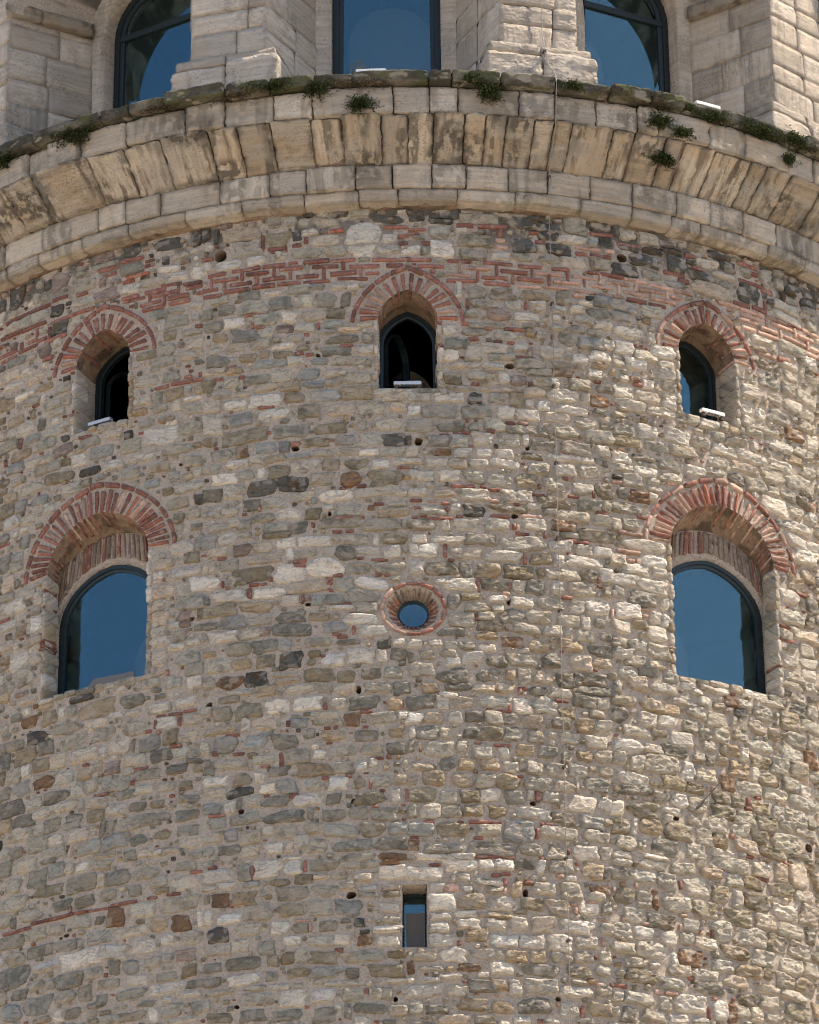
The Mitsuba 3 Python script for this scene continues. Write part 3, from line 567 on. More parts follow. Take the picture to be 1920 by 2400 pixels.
t131,1852,13,13 l149,1851,19,22 l160,1855,11,13 c176,1851,26,17 d205,1850,23,20 d238,1853,46,17 d62,1833,37,10 t25,1831,22,13 c96,1832,28,10 t124,1833,25,13 B147,1834,14,4 B143,1829,5,8 d167,1831,22,10 w199,1831,29,12 d249,1838,56,13 d0,1834,11,12 w49,1821,25,7 B140,2048,3,3
Q303,2072,35,5 w329,2058,70,16 Q300,2045,33,5 c284,2031,24,16 Q302,2032,12,5 Q313,2032,5,9 w341,2036,39,17 w310,2021,36,14 w349,2022,28,12 w292,2003,38,17 w337,1999,49,19 l283,1984,19,17 d319,1979,42,21 w356,1976,20,15 w297,1959,38,22 Q322,1964,17,4 Q348,1966,26,5 w336,1954,17,15
w353,1952,18,19 Q322,1955,9,4 w286,1935,27,17 t314,1941,21,12 Q274,1952,3,12 w338,1932,31,20 g282,1912,24,15 l308,1911,27,14 l342,1906,38,20 l287,1896,27,15 l305,1888,27,15 d322,1876,28,14 g359,1873,30,19 l336,1888,24,14 l293,1870,24,20 c307,1857,27,20 l346,1855,35,15 l278,1848,13,15
w382,1866,22,14 l412,1868,22,12 w434,1865,23,10 l396,1857,18,10 w462,1871,27,10 w590,2129,40,14 w585,2120,40,16 w613,2119,27,16 w600,2101,45,23 w558,2033,43,19 B555,2018,38,5 l563,2002,52,21 B561,1986,34,4 l589,1981,49,16 l549,1973,30,14 B556,1966,26,5 w539,1955,21,14 w551,1935,34,17
l578,1959,22,17 w593,1940,31,16 l561,1913,43,12 w556,1901,47,9 k542,1888,29,10 o541,2052,21,21 t578,2054,31,21 t602,2071,27,18 B588,2041,27,5 d607,2030,23,21 w594,1925,27,14 l592,1959,27,19 B577,2073,7,14 d600,2001,22,12 l595,1906,27,14 t581,2009,22,7 t-611,1906,23,14 c-564,1890,34,9
t-530,1877,27,14 d-618,1892,18,10 w-565,1875,13,10 n-548,1879,11,5 n-560,1858,26,17 t-523,1856,25,22 t-440,1850,60,25 k-468,1871,39,10 d-385,1851,36,19 w-500,1858,12,14 g-483,1857,16,17 k-483,1840,27,10 g-491,1833,43,15 c-439,1829,34,14 w-409,1835,26,10 l-383,1833,22,7 l-343,1833,35,15 w-305,1836,31,12
B-341,1822,14,3 B-320,1821,21,4 B-298,1823,19,4 w-332,1811,31,17 B-313,1810,5,13 B-349,1811,3,12 l-293,1810,30,15 k-544,1832,38,19 l-612,1861,23,10 g-593,1832,49,15 g-476,1811,39,22 g-429,1812,35,20 g-381,1811,36,20 B-359,1803,9,3 B-343,1799,7,3 o-327,1790,22,20 l-301,1788,30,13 d-526,1814,27,20
t-565,1810,41,26 d-607,1812,25,26 l-504,1790,28,22 t-535,1791,31,20 l-461,1793,46,10 c-461,1785,46,12 w-430,1785,13,18 c-404,1790,36,22 b-357,1785,32,20 d-382,1788,5,17 B-318,1776,17,4 d-340,1766,31,18 l-311,1766,24,15 b-287,1763,17,10 l-379,1766,36,17 p-414,1762,24,18 l-441,1767,21,13 w-562,1789,17,17
g-584,1787,26,22 o-610,1789,14,20 l-526,1774,41,8 n-528,1764,37,15 l-492,1763,32,18 t-460,1761,23,15 B-457,1774,11,3 B-370,1753,23,3 d-361,1743,42,15 d-317,1744,31,13 d-292,1752,23,7 l-388,1752,18,12 o-285,1741,15,12 b-570,1765,30,20 l-470,1743,23,23 b-421,1742,18,17 g-401,1736,31,18 B-382,1735,5,6
l-331,1721,27,13 o-303,1719,20,12 l-364,1723,28,13 d-508,1739,44,17 d-604,1765,25,19 l-446,1743,15,17 B-430,1727,22,2 c-438,1717,37,15 g-393,1720,32,13 l-546,1738,29,15 d-589,1741,46,24 l-497,1722,55,13 g-463,1718,11,17 d-374,1700,25,13 o-344,1699,21,10 g-299,1700,30,11 l-405,1702,29,15 d-567,1717,41,18
t-604,1719,29,19 l-532,1720,33,13 d-474,1702,27,12 o-439,1699,30,17 g-386,1678,32,18 g-358,1680,31,18 b-337,1680,24,10 d-301,1678,34,15 B-331,1661,9,3 g-299,1656,33,15 w-321,1658,15,15 o-336,1655,24,11 g-511,1700,28,20 l-571,1700,47,18 l-534,1700,21,17 g-478,1693,29,13 c-469,1678,35,20 d-427,1678,9,23
d-415,1676,13,23 H-423,1664,6,7 w-504,1678,24,15 g-537,1679,37,22 b-406,1658,40,20 d-373,1654,26,15 g-447,1657,39,20 l-295,1641,30,18 g-507,1661,40,17 d-577,1676,26,17 l-600,1680,25,13 w-479,1657,6,15 B-483,1662,4,8 k-609,1694,9,12 g-382,1634,18,15 l-422,1641,37,8 l-332,1632,34,10 g-286,1621,17,10
d-307,1628,5,10 c-359,1634,24,13 H-271,1827,10,8 g-243,1831,30,10 w-177,1815,32,20 w-137,1815,38,18 g-161,1814,5,22 B-113,1810,5,10 l-96,1812,22,15 d-62,1812,40,18 t-21,1810,19,18 B-12,1808,6,13 o-252,1812,26,20 o-217,1812,36,20 l-275,1818,17,15 c-194,1793,32,18 w-219,1792,14,18 B-162,1789,6,10
b-148,1789,24,13 d-151,1798,14,5 d-137,1800,11,4 g-112,1793,41,20 n-78,1789,23,18 B-59,1799,16,3 l-38,1790,37,15 w-11,1793,12,10 t-255,1789,46,10 B-238,1780,20,3 B-60,1778,8,3 B-110,1779,9,2 B-99,1779,6,2 l-181,1789,19,15 g-134,1773,16,15 t-102,1768,31,13 d-59,1766,31,15 t-20,1770,19,15
d-248,1768,33,22 b-205,1768,31,20 d-167,1764,35,20 B-229,1753,16,2 l-276,1767,15,17 B-262,1757,8,7 o-210,1749,14,8 g-194,1742,32,13 B-171,1740,6,20 g-151,1743,35,21 w-121,1743,16,11 l-90,1746,34,13 g-51,1746,31,15 d-20,1747,25,16 B-30,1736,6,5 B-42,1734,11,2 d-271,1739,17,20 l-239,1739,42,13
t-127,1722,47,18 g-88,1723,25,16 w-65,1724,15,11 l-50,1728,12,13 d-175,1724,29,13 B-192,1732,13,3 o-224,1717,24,16 w-262,1719,33,13 w-200,1718,16,13 B-113,1710,9,4 B-82,1711,8,2 l-133,1703,23,15 w-96,1702,25,16 o-68,1701,14,15 B-54,1698,4,11 l-41,1703,25,16 t-14,1704,17,13 b-163,1702,27,20
k-227,1700,37,13 w-189,1701,21,13 l-258,1702,26,13 B-154,1688,13,7 d-177,1683,35,15 w-137,1682,34,16 d-102,1681,19,15 o-55,1679,41,15 H-76,1676,8,8 d-79,1671,12,6 w-21,1682,12,18 B-7,1683,3,18 l-208,1685,19,15 w-240,1680,18,16 b-265,1681,25,15 H-225,1673,10,8 d-227,1685,6,16 B-190,1691,8,3
g-219,1663,42,15 B-258,1671,23,3 d-166,1661,52,16 d-132,1663,9,16 d-102,1659,31,15 g-70,1660,23,18 g-36,1658,37,18 b-258,1661,26,15 B-48,1668,8,3 g-127,1642,28,15 g-92,1637,40,18 o-52,1637,32,18 b-18,1638,26,16 g-165,1639,28,15 l-188,1644,16,16 l-263,1642,26,16 b-238,1642,18,18 g-212,1636,26,19
l-144,1626,22,19 c-160,1619,13,16 w-180,1619,25,14 g-124,1618,25,18 d-76,1616,52,14 d-29,1617,40,16 l-212,1617,25,15 d-241,1622,29,13 l-269,1623,16,13 n-26,1600,37,10 g-72,1599,46,10 d-180,1604,22,5 w-157,1603,25,5 l-110,1600,31,6 d12,1811,39,18 w41,1811,17,17 c66,1811,28,15 l110,1813,41,15
w146,1809,25,22 l178,1811,32,22 B199,1820,18,4 d232,1823,33,17 l256,1822,20,17 B102,1801,9,3 B121,1801,16,3 B129,1805,5,10 w4,1789,22,15 c29,1789,26,15 w58,1790,19,15 d83,1792,25,15 l108,1791,25,18 d130,1790,20,15 c158,1790,27,12 t205,1804,23,15 d198,1790,26,15 t231,1788,26,18
l255,1789,23,17 c158,1782,19,7 d21,1769,31,20 l44,1768,15,16 w1,1770,8,15 d78,1769,22,15 o103,1768,31,20 g134,1769,30,18 g163,1767,22,18 l209,1769,26,15 w245,1766,29,17 B118,1753,22,4 B86,1754,9,3 l36,1746,40,21 l65,1749,14,16 l92,1744,28,20 t148,1748,24,15 d178,1747,25,15
t229,1746,19,16 l254,1747,23,17 d203,1742,13,16 g-1,1750,9,15 w121,1744,12,13 B11,1745,3,7 c14,1722,28,11 d46,1725,18,18 t71,1726,22,16 t102,1727,23,18 l129,1723,20,16 l160,1724,22,18 g190,1723,29,18 l219,1724,26,18 t257,1726,20,13 n83,1716,6,4 t0,1702,14,13 t28,1706,29,21
c66,1704,28,18 g96,1703,25,20 o123,1703,31,20 g164,1702,35,18 c199,1701,29,16 g245,1707,33,18 l217,1707,5,23 o14,1683,34,19 l47,1680,23,18 o75,1682,25,18 w101,1684,25,18 d132,1682,25,18 w154,1687,9,13 B164,1685,6,15 H157,1675,9,7 l181,1685,22,15 w224,1679,32,23 w255,1680,18,18
B141,1711,8,2 l24,1660,28,21 l50,1660,26,16 o79,1662,25,15 t109,1662,22,15 w159,1661,45,16 o196,1657,30,15 g0,1660,12,16 B21,1646,14,3 B87,1647,28,4 B108,1646,14,4 B62,1646,8,3 b10,1636,35,18 o51,1636,41,19 l99,1636,31,16 b138,1635,40,31 B162,1634,5,15 B155,1628,5,6
l191,1637,51,16 b236,1654,31,18 o258,1657,13,10 B174,1647,16,3 l242,1636,36,16 B85,1625,12,5 B2,1625,12,2 n1,1615,15,14 g39,1610,49,13 d103,1610,62,18 g153,1612,31,16 l187,1609,25,18 w226,1612,35,19 l253,1613,16,19 w24,1599,40,8 w62,1599,37,10 B97,1600,37,4 B126,1600,11,3
B202,1612,5,8 B168,1600,8,3 l286,1829,34,13 t329,1828,35,17 l374,1841,32,13 l407,1845,22,15 n449,1853,23,12 l430,1844,19,10 l521,1868,41,14 l570,1882,30,10 d279,1809,23,20 t355,1825,28,15 l393,1829,25,19 l471,1854,27,12 d466,1841,23,12 l445,1840,15,8 g503,1847,30,22 d569,1865,30,21
l594,1869,18,21 w318,1806,26,20 w349,1809,28,15 g383,1807,25,18 l425,1823,30,22 g452,1826,10,14 o552,1846,34,29 l590,1848,35,17 c491,1826,28,19 t520,1821,20,17 o336,1790,22,10 l302,1789,37,15 w368,1785,35,20 l405,1799,18,17 l433,1802,26,24 g462,1808,23,15 g561,1822,38,20 l593,1824,22,21
w291,1766,40,18 w326,1766,27,13 d358,1767,35,17 l412,1784,22,13 t444,1783,30,17 l496,1799,36,15 l551,1798,38,20 n589,1800,26,24 w467,1782,13,19 l277,1748,20,18 l336,1747,52,27 w377,1742,18,25 l302,1744,20,20 g394,1764,18,15 d412,1764,15,13 t427,1765,19,10 t458,1758,34,23 o493,1777,36,19
l528,1777,29,24 w484,1758,14,18 l565,1779,34,24 w296,1720,44,18 w320,1720,17,20 o353,1723,38,18 l404,1741,33,20 n437,1736,22,22 o506,1754,28,18 l474,1735,43,18 l546,1754,29,20 w574,1750,22,19 B522,1749,6,5 l592,1776,18,14 d299,1706,47,13 t273,1705,13,8 g334,1700,22,15 l322,1701,5,16
o386,1720,29,15 w362,1699,23,18 l389,1697,29,20 o427,1714,28,18 o453,1714,21,18 B471,1716,6,12 B488,1725,12,3 B471,1706,12,3 l519,1735,41,18 l571,1734,52,17 w271,1678,18,20 o310,1679,40,20 w351,1683,24,10 w344,1672,14,11 H356,1674,10,7 o430,1693,37,20 o489,1711,31,17 g466,1690,34,23
l383,1674,21,13 l417,1675,33,23 g554,1709,38,23 l521,1709,20,20 o275,1654,25,20 w295,1655,8,23 t319,1658,32,21 o359,1656,38,23 o502,1690,36,20 w455,1673,28,17 l538,1695,29,13 l570,1692,34,13 l398,1654,25,25 o422,1653,27,18 c464,1653,38,20 o488,1669,29,18 l538,1670,54,27 B441,1662,7,7
B505,1676,12,3 H575,1672,15,13 B580,1672,9,10 l283,1631,26,19 l304,1633,13,15 d338,1631,41,23 l383,1632,32,20 o508,1651,44,15 w426,1634,37,13 l457,1639,11,13 B469,1639,11,3 w275,1614,26,11 w324,1616,34,6 g582,1707,17,13 l561,1657,38,8 l318,1630,7,13 g-597,1657,27,22 l-556,1653,38,18
g-517,1651,28,7 b-502,1635,28,21 w-458,1631,21,13 l-428,1629,33,13 d-535,1630,35,25 g-579,1630,30,20 l-480,1634,15,16 o-515,1610,50,16 g-459,1609,47,25 d-401,1607,36,20 l-427,1608,15,20 g-415,1585,25,15 l-360,1606,35,16 g-301,1608,30,13 l-340,1592,27,15 t-335,1579,20,8 g-375,1585,21,16 l-303,1585,40,19
B-286,1598,17,3 B-318,1572,20,4 B-349,1571,15,3 B-391,1570,39,4 B-430,1568,37,4 B-458,1569,19,4 B-488,1569,39,4 B-522,1569,40,3 B-569,1565,51,4 B-476,1576,5,7 l-580,1605,61,18 d-490,1585,33,15 d-453,1583,32,16 l-544,1581,41,15 l-593,1583,26,16 d-577,1578,9,15 n-403,1553,27,26 l-362,1557,35,19
l-309,1557,55,19 g-456,1556,30,19 d-442,1555,26,15 l-536,1553,41,16 l-497,1552,27,15 H-481,1542,10,6 B-469,1540,6,5 t-339,1534,27,18 n-307,1531,27,22 w-279,1533,10,21 l-379,1530,46,14 g-428,1530,40,18 w-325,1512,19,13 g-578,1552,47,18 g-482,1528,39,15 g-457,1525,9,15 d-527,1529,45,16 g-570,1526,36,18
w-458,1506,64,23 w-406,1506,41,19 w-359,1507,34,18 l-290,1510,26,19 p-299,1488,30,16 w-514,1507,48,13 d-573,1502,58,29 w-597,1529,11,13 d-475,1480,46,21 l-436,1483,29,14 d-403,1485,16,19 b-378,1482,24,19 B-416,1477,5,6 o-294,1466,21,16 l-347,1484,24,14 g-326,1462,30,13 w-369,1463,31,14 d-282,1448,33,11
w-326,1447,44,14 w-292,1435,26,8 d-561,1476,29,15 g-531,1483,28,13 g-482,1459,35,16 g-449,1458,22,21 g-377,1446,45,14 d-421,1446,18,13 d-430,1439,29,8 l-412,1465,36,13 b-528,1455,44,26 b-575,1454,41,21 g-592,1474,18,13 d-467,1434,25,14 w-491,1434,15,16 t-521,1434,32,10 d-353,1430,20,8 l-318,1417,33,17
w-344,1414,14,19 g-377,1416,38,14 g-282,1416,16,17 l-409,1417,29,13 o-434,1418,18,8 l-303,1401,39,9 d-416,1426,18,5 g-506,1480,16,14 l-270,1606,16,11 w-188,1592,38,24 w-155,1591,25,19 B-139,1592,5,16 g-115,1592,37,16 g-70,1591,52,13 n-29,1592,24,8 w-25,1579,38,18 w-259,1588,37,19 g-220,1589,22,21
B-208,1588,3,18 B-264,1601,13,5 b-210,1573,22,8 o-141,1574,25,13 o-172,1572,25,10 c-118,1576,22,8 c-64,1573,24,11 l-95,1576,21,10 g-113,1558,32,14 g-156,1556,43,18 w-244,1574,23,10 n-252,1555,26,18 t-220,1555,32,18 B-237,1549,5,10 l-268,1572,20,6 c-84,1562,24,10 H-79,1549,15,10 b-83,1533,34,21
w-58,1557,21,8 b-57,1549,27,6 c-28,1558,26,8 o-26,1549,24,6 l-121,1535,34,21 o-158,1534,34,17 g-202,1534,35,22 w-269,1533,15,19 w-240,1530,32,13 Q-142,1519,20,3 Q-132,1510,4,14 g-145,1509,22,13 w-172,1511,23,17 g-109,1510,24,14 k-255,1509,29,21 l-214,1513,35,16 w-29,1531,30,13 w-34,1503,36,9
w-30,1487,30,13 l-27,1515,27,8 d-271,1559,8,13 w-155,1493,23,13 l-118,1490,34,14 w-92,1491,21,14 n-63,1489,18,13 g-189,1486,23,20 c-256,1489,39,14 l-224,1492,25,16 B-95,1477,11,6 o-115,1468,37,16 g-65,1468,54,16 l-144,1473,18,19 o-161,1470,19,16 o-181,1468,16,16 d-220,1468,49,17 d-262,1466,24,13
o-21,1470,24,11 o-35,1448,45,16 b-110,1449,40,14 d-78,1446,18,14 o-148,1450,28,13 g-182,1448,17,14 w-220,1446,41,14 d-263,1447,26,13 g-203,1434,31,8 w-171,1433,28,8 l-90,1433,45,8 w-21,1434,27,5 g-121,1436,12,6 w-154,1417,35,22 w-116,1418,32,17 g-77,1417,27,17 l-48,1419,17,14 g-35,1418,15,16
B-60,1422,5,8 H-23,1410,7,8 l-201,1419,44,17 g-250,1432,35,8 l-270,1417,13,14 H-228,1411,8,6 d-237,1410,10,6 d-56,1399,39,14 d-84,1397,9,20 w-97,1402,9,6 g-113,1393,30,19 d-162,1395,40,14 d-207,1398,34,16 o-252,1399,32,14 l-20,1395,24,15 B-136,1404,6,2 l-266,1396,13,6 d-32,1381,18,6
w14,1577,52,16 w61,1588,44,16 w94,1589,20,14 w117,1590,25,14 d143,1591,26,14 w166,1589,11,18 l193,1592,32,18 t235,1589,29,21 d254,1586,13,19 w66,1572,15,10 l52,1572,6,16 B29,1588,15,3 B107,1576,11,5 B120,1578,12,3 w29,1558,21,11 Q49,1558,20,10 w70,1556,12,8 l98,1565,34,11
l104,1556,23,10 t133,1558,14,21 B118,1566,5,10 Q118,1555,5,8 H145,1552,8,13 B149,1567,12,5 l170,1560,28,16 l205,1559,28,22 n245,1564,26,14 l240,1554,22,13 w35,1538,38,22 t76,1539,38,19 w114,1537,34,17 o153,1539,29,16 c187,1536,30,21 w228,1537,26,16 Q208,1542,9,3 Q211,1533,5,8
Q232,1546,10,3 l252,1539,13,16 o137,1527,18,6 w33,1519,30,9 w67,1523,27,8 t105,1522,43,8 w31,1504,29,14 w71,1509,30,13 w106,1510,27,14 w135,1511,22,17 c168,1512,33,21 w213,1512,41,17 Q246,1524,11,4 l252,1512,19,14 w33,1488,36,16 t81,1495,27,17 w116,1488,35,16 w152,1488,31,20
w189,1488,34,21 w224,1492,29,14 B58,1484,5,6 Q246,1494,5,13 c15,1468,29,16 w52,1468,33,19 l95,1470,43,14 t130,1468,28,16 t159,1468,20,16 l190,1468,28,13 l220,1472,28,14 l249,1474,16,16 B236,1473,5,3 w22,1450,30,5 n70,1452,29,11 w112,1452,30,16 g162,1451,43,16 g213,1452,31,14
l245,1456,22,13 w-4,1435,9,5 w22,1436,24,6 w47,1440,27,5 n-4,1452,9,17 w88,1442,15,8 w10,1421,48,17 l55,1421,27,14 d88,1428,36,16 t108,1430,21,14 w129,1427,14,22 l163,1430,43,19 w208,1425,44,14 l213,1438,22,5 t230,1441,14,6 Q240,1437,10,5 l246,1430,19,13 H184,1414,8,8
d29,1397,27,12 t74,1403,36,16 t112,1400,27,16 d154,1404,43,20 l198,1401,25,19 B216,1399,5,17 t240,1404,29,17 Q184,1408,5,6 g3,1398,18,15 c51,1384,39,12 o90,1383,27,12 w137,1384,21,9 B160,1384,8,5 w175,1384,19,6 d6,1379,30,6 l219,1387,22,8 l275,1604,26,10 w319,1605,37,13
g364,1606,38,16 l435,1622,59,20 l391,1618,14,13 l488,1624,31,20 t520,1624,20,28 B532,1640,12,3 c552,1627,36,30 o560,1645,47,13 d270,1589,23,16 l304,1588,37,16 l338,1585,27,23 c407,1606,32,13 l440,1603,30,18 o471,1602,31,16 B489,1611,20,5 w382,1583,34,24 B359,1583,5,11 o418,1579,27,24
o521,1603,44,18 Q294,1574,5,8 Q263,1566,5,8 o278,1559,26,21 g305,1557,22,19 n321,1559,10,24 w446,1576,15,24 o477,1578,42,24 c512,1586,32,11 w525,1572,41,20 l561,1601,34,15 c568,1576,32,28 l353,1556,41,19 o393,1554,39,23 o447,1551,41,23 l289,1535,26,19 d329,1531,41,19 Q275,1528,5,10
Q307,1524,12,4 Q361,1542,10,4 Q356,1525,5,11 c491,1553,35,21 l371,1530,24,16 l419,1529,31,27 l532,1547,45,20 w303,1512,28,16 l272,1511,29,22 w339,1508,20,19 w393,1509,35,14 l365,1511,21,16 l470,1527,46,23 o506,1526,30,24 d568,1545,17,20 l547,1523,37,24 o438,1503,41,18 l314,1490,43,21
l274,1489,29,14 n369,1486,35,22 w345,1483,9,22 l484,1502,39,21 l531,1499,41,21 l290,1471,33,13 l417,1482,33,16 Q386,1522,5,6 B403,1523,5,10 t460,1480,41,18 o489,1482,19,16 l565,1500,25,19 l352,1467,34,16 o298,1453,43,17 l389,1464,39,16 c438,1463,39,16 l519,1477,32,21 t553,1477,29,19
l340,1448,37,14 B266,1438,23,5 d395,1449,46,16 c488,1461,43,11 l534,1459,41,14 Q322,1435,13,6 Q339,1435,17,5 B368,1458,9,5 l293,1423,39,16 l264,1423,16,14 o454,1441,30,16 l489,1442,31,18 w366,1424,45,22 w412,1422,22,25 n430,1420,16,27 B394,1415,5,16 B402,1435,7,3 B431,1438,5,4
l330,1420,17,19 o541,1438,45,22 d280,1401,23,19 l314,1403,33,16 l445,1424,22,16 l468,1424,23,19 w348,1402,27,13 l511,1444,24,19 w381,1404,24,8 l260,1404,13,12 l495,1422,23,11"""
STONES = [(e[0],) + tuple(int(x) / 100 for x in e[1:].split(',')) for e in TABLE.split()]
HOLES = []
for c, s, z, w, h in STONES:
    if c == 'H':
        w, h = max(w, .06) * .95, max(h, .055) * .98
        g = np.linspace(0, 2 * np.pi, 9)[:-1] + .39
        k = 1.25 * np.random.default_rng(int(abs(s * 100) + z * 100)).uniform(.62, 1.1, 8)
        HOLES.append(np.stack([s + np.clip(np.cos(g) * k, -1, 1) * w / 2, z + np.clip(np.sin(g) * k, -1, 1) * h / 2], 1))
OPEN = [w.front() for w in WINS] + [OCULUS, SLOT] + HOLES

# the mortar sheet, pierced by the openings
_ng = np.random.default_rng(11)
step = 0.032
gs, gz = np.meshgrid(np.arange(-S_MAX, S_MAX + .01, step), np.arange(Z_LOW, Z_TOP + .01, step), indexing='ij')
pts = np.stack([gs.ravel(), gz.ravel()], 1)
edge = (pts[:, 0] < -S_MAX + .02) | (pts[:, 0] > S_MAX - .03) | (pts[:, 1] < Z_LOW + .02) | (pts[:, 1] > Z_TOP - .03)
pts = pts + _ng.uniform(-.009, .009, pts.shape) * ~edge[:, None]
polys = [Polygon(p) for p in OPEN]
keep = np.ones(len(pts), bool)
for p in polys:
    b = p.bounds
    near = np.nonzero((pts[:, 0] > b[0] - .06) & (pts[:, 0] < b[2] + .06) & (pts[:, 1] > b[1] - .06) & (pts[:, 1] < b[3] + .06))[0]
    keep[near] &= ~shapely.contains_xy(p.buffer(.018), pts[near, 0], pts[near, 1])
rims = np.concatenate([densify(p) for p in OPEN])
pts2 = np.concatenate([pts[keep], rims])
n_free = int(keep.sum())
tri = Delaunay(pts2).simplices
cen = pts2[tri].mean(1)
ok = np.ones(len(tri), bool)
for p in polys:
    b = p.bounds
    near = np.nonzero((cen[:, 0] > b[0]) & (cen[:, 0] < b[2]) & (cen[:, 1] > b[1]) & (cen[:, 1] < b[3]))[0]
    ok[near] &= ~shapely.contains_xy(p, cen[near, 0], cen[near, 1])
tri = tri[ok]
raw = meshkit.fbm(np.stack([pts2[:, 0] * 8, pts2[:, 1] * 9, 0 * pts2[:, 0]], 1), 3, 4) - .5 + .3 * (meshkit.noise(np.stack([pts2[:, 0] * 26, pts2[:, 1] * 28, 0 * pts2[:, 0]], 1), 6) - .5)
big = meshkit.fbm(np.stack([pts2[:, 0] * 1.1, pts2[:, 1] * 1.1, 0 * pts2[:, 0]], 1), 2, 9) - .5
rightness = np.clip((pts2[:, 0] + 1.2) / 3.2, 0, 1)       # the pointing is washed out towards the weather side
hgt = raw * (.024 + .026 * rightness) + big * .012 - .012 - .006 * rightness
hgt[n_free:] = 0
v = wrap(np.concatenate([pts2, hgt[:, None]], 1))
mortar = outward(v, tri, np.array([0, -300.0, 20]))
# the rest of the drum, which the photograph does not show
g = np.linspace(S_MAX / R, 2 * np.pi - S_MAX / R, 81)
back = outward(*loft([np.stack([g * R, 0 * g + z, 0 * g], 1) for z in (Z_LOW, Z_TOP)], wrap), np.array([0, 300.0, 20]))
g2 = np.linspace(0, 2 * np.pi, 129)[:-1]
foot = loft([np.stack([g2 * R, 0 * g2 + z, 0 * g2], 1) for z in (GROUND - .3, 5.0, Z_LOW)], wrap, True)
n_ = np.cross(foot[0][foot[1][:, 1]] - foot[0][foot[1][:, 0]], foot[0][foot[1][:, 2]] - foot[0][foot[1][:, 0]])
if (n_ * foot[0][foot[1]].mean(1) * [1, 1, 0]).sum() < 0:
    foot = (foot[0], foot[1][:, ::-1])
put(WALL, join([mortar, back, foot]), 'mortar_bsdf', True)

# putlog holes: short dark shafts behind the openings
cups = []
for p in HOLES:
    c = p.mean(0)
    deep = c + (p - c) * .8
    rings = [np.concatenate([q, np.full((len(q), 1), h)], 1) for q, h in ((p, 0.0), (deep, -.3), (c + (p - c) * .02, -.3))]
    cups.append(outward(*loft(rings, wrap, True), wrap(np.array([c[0], c[1], 0.4]))))
put(TOWER + '__putlog_hole', join(cups), 'sooty_bsdf', False)
tag(TOWER + '__putlog_hole', kind='stuff')

# ---------------------------------------------------------------- windows of the rubble wall
arch_bricks = {}


def ring3(p2, h):
    return np.concatenate([p2, np.full((len(p2), 1), h)], 1)


def frame_and_pane(key, path, inset, depth, to_world, face, fr=.085, pane=True, room=True, pane_key=None):
    """A dark metal frame round a pane: path is closed (s, z), the frame's outer edge."""
    poly = Polygon(path)
    c = np.array([poly.centroid.x, poly.centroid.y])

    def shrink(d):
        nrm = np.roll(path, -1, 0) - np.roll(path, 1, 0)
        nrm = np.stack([-nrm[:, 1], nrm[:, 0]], 1)
        nrm /= np.maximum(np.linalg.norm(nrm, axis=1, keepdims=True), 1e-9)
        if ((c - path) * nrm).sum() < 0:
            nrm = -nrm
        return path + nrm * d
    a, b, b2, d2 = path, shrink(fr * .55), shrink(fr * .6), shrink(fr)
    rings = [ring3(a, -depth - .08), ring3(a, -depth + .05), ring3(b, -depth + .05), ring3(b2, -depth + .025), ring3(d2, -depth + .02), ring3(d2, -depth - .05)]
    v, f = loft(rings, to_world, True)
    n = np.cross(v[f[:, 1]] - v[f[:, 0]], v[f[:, 2]] - v[f[:, 0]])
    m = len(path)
    front = slice(2 * m * 1, 2 * m * 2)
    if (n[front] @ face).sum() < 0:
        f = f[:, ::-1]
    k = put(key, (v, f), 'frame_bsdf', 30)
    from_tri = Delaunay(d2).simplices
    cc = d2[from_tri].mean(1)
    from_tri = from_tri[shapely.contains_xy(Polygon(d2), cc[:, 0], cc[:, 1])]
    pv = to_world(ring3(d2, -depth))
    # a pane is flat: bring it into the plane of its own best fit
    ctr = pv.mean(0)
    pv = pv - np.outer((pv - ctr) @ face, face)
    if pane:
        put(pane_key or k + '__pane', outward(pv, from_tri, ctr + face * 50), 'glass_bsdf', False)
    if not room:
        return k
    # the unlit room behind
    bv = [to_world(ring3(shrink(fr * .9), -depth - .06)), to_world(ring3(shrink(fr * .9), -depth - 1.6))]
    vv = np.concatenate(bv)
    ff = [np.stack([np.arange(m), (np.arange(m) + 1) % m, m + (np.arange(m) + 1) % m], 1), np.stack([np.arange(m), m + (np.arange(m) + 1) % m, m + np.arange(m)], 1), from_tri + m]
    put(k + '__room', (vv, np.concatenate(ff)), 'room_bsdf', False)
    return k


def normal_at(s):
    return np.array([math.sin(s / R), -math.cos(s / R), 0.0])


def local(c):
    """(s, z, h) in the flat frame of the window at s = c, so that jambs are parallel and panes are flat."""
    a = c / R
    o = np.array([math.sin(a), -math.cos(a), 0])
    t = np.array([math.cos(a), math.sin(a), 0])

    def to_world(q):
        x = q[..., 0] - c
        fall = R - np.sqrt(np.maximum(R * R - x * x, 0))
        return (R + q[..., 2] - 0.0)[..., None] * o + x[..., None] * t + q[..., 1:2] * np.array([0, 0, 1.0])
    return to_world


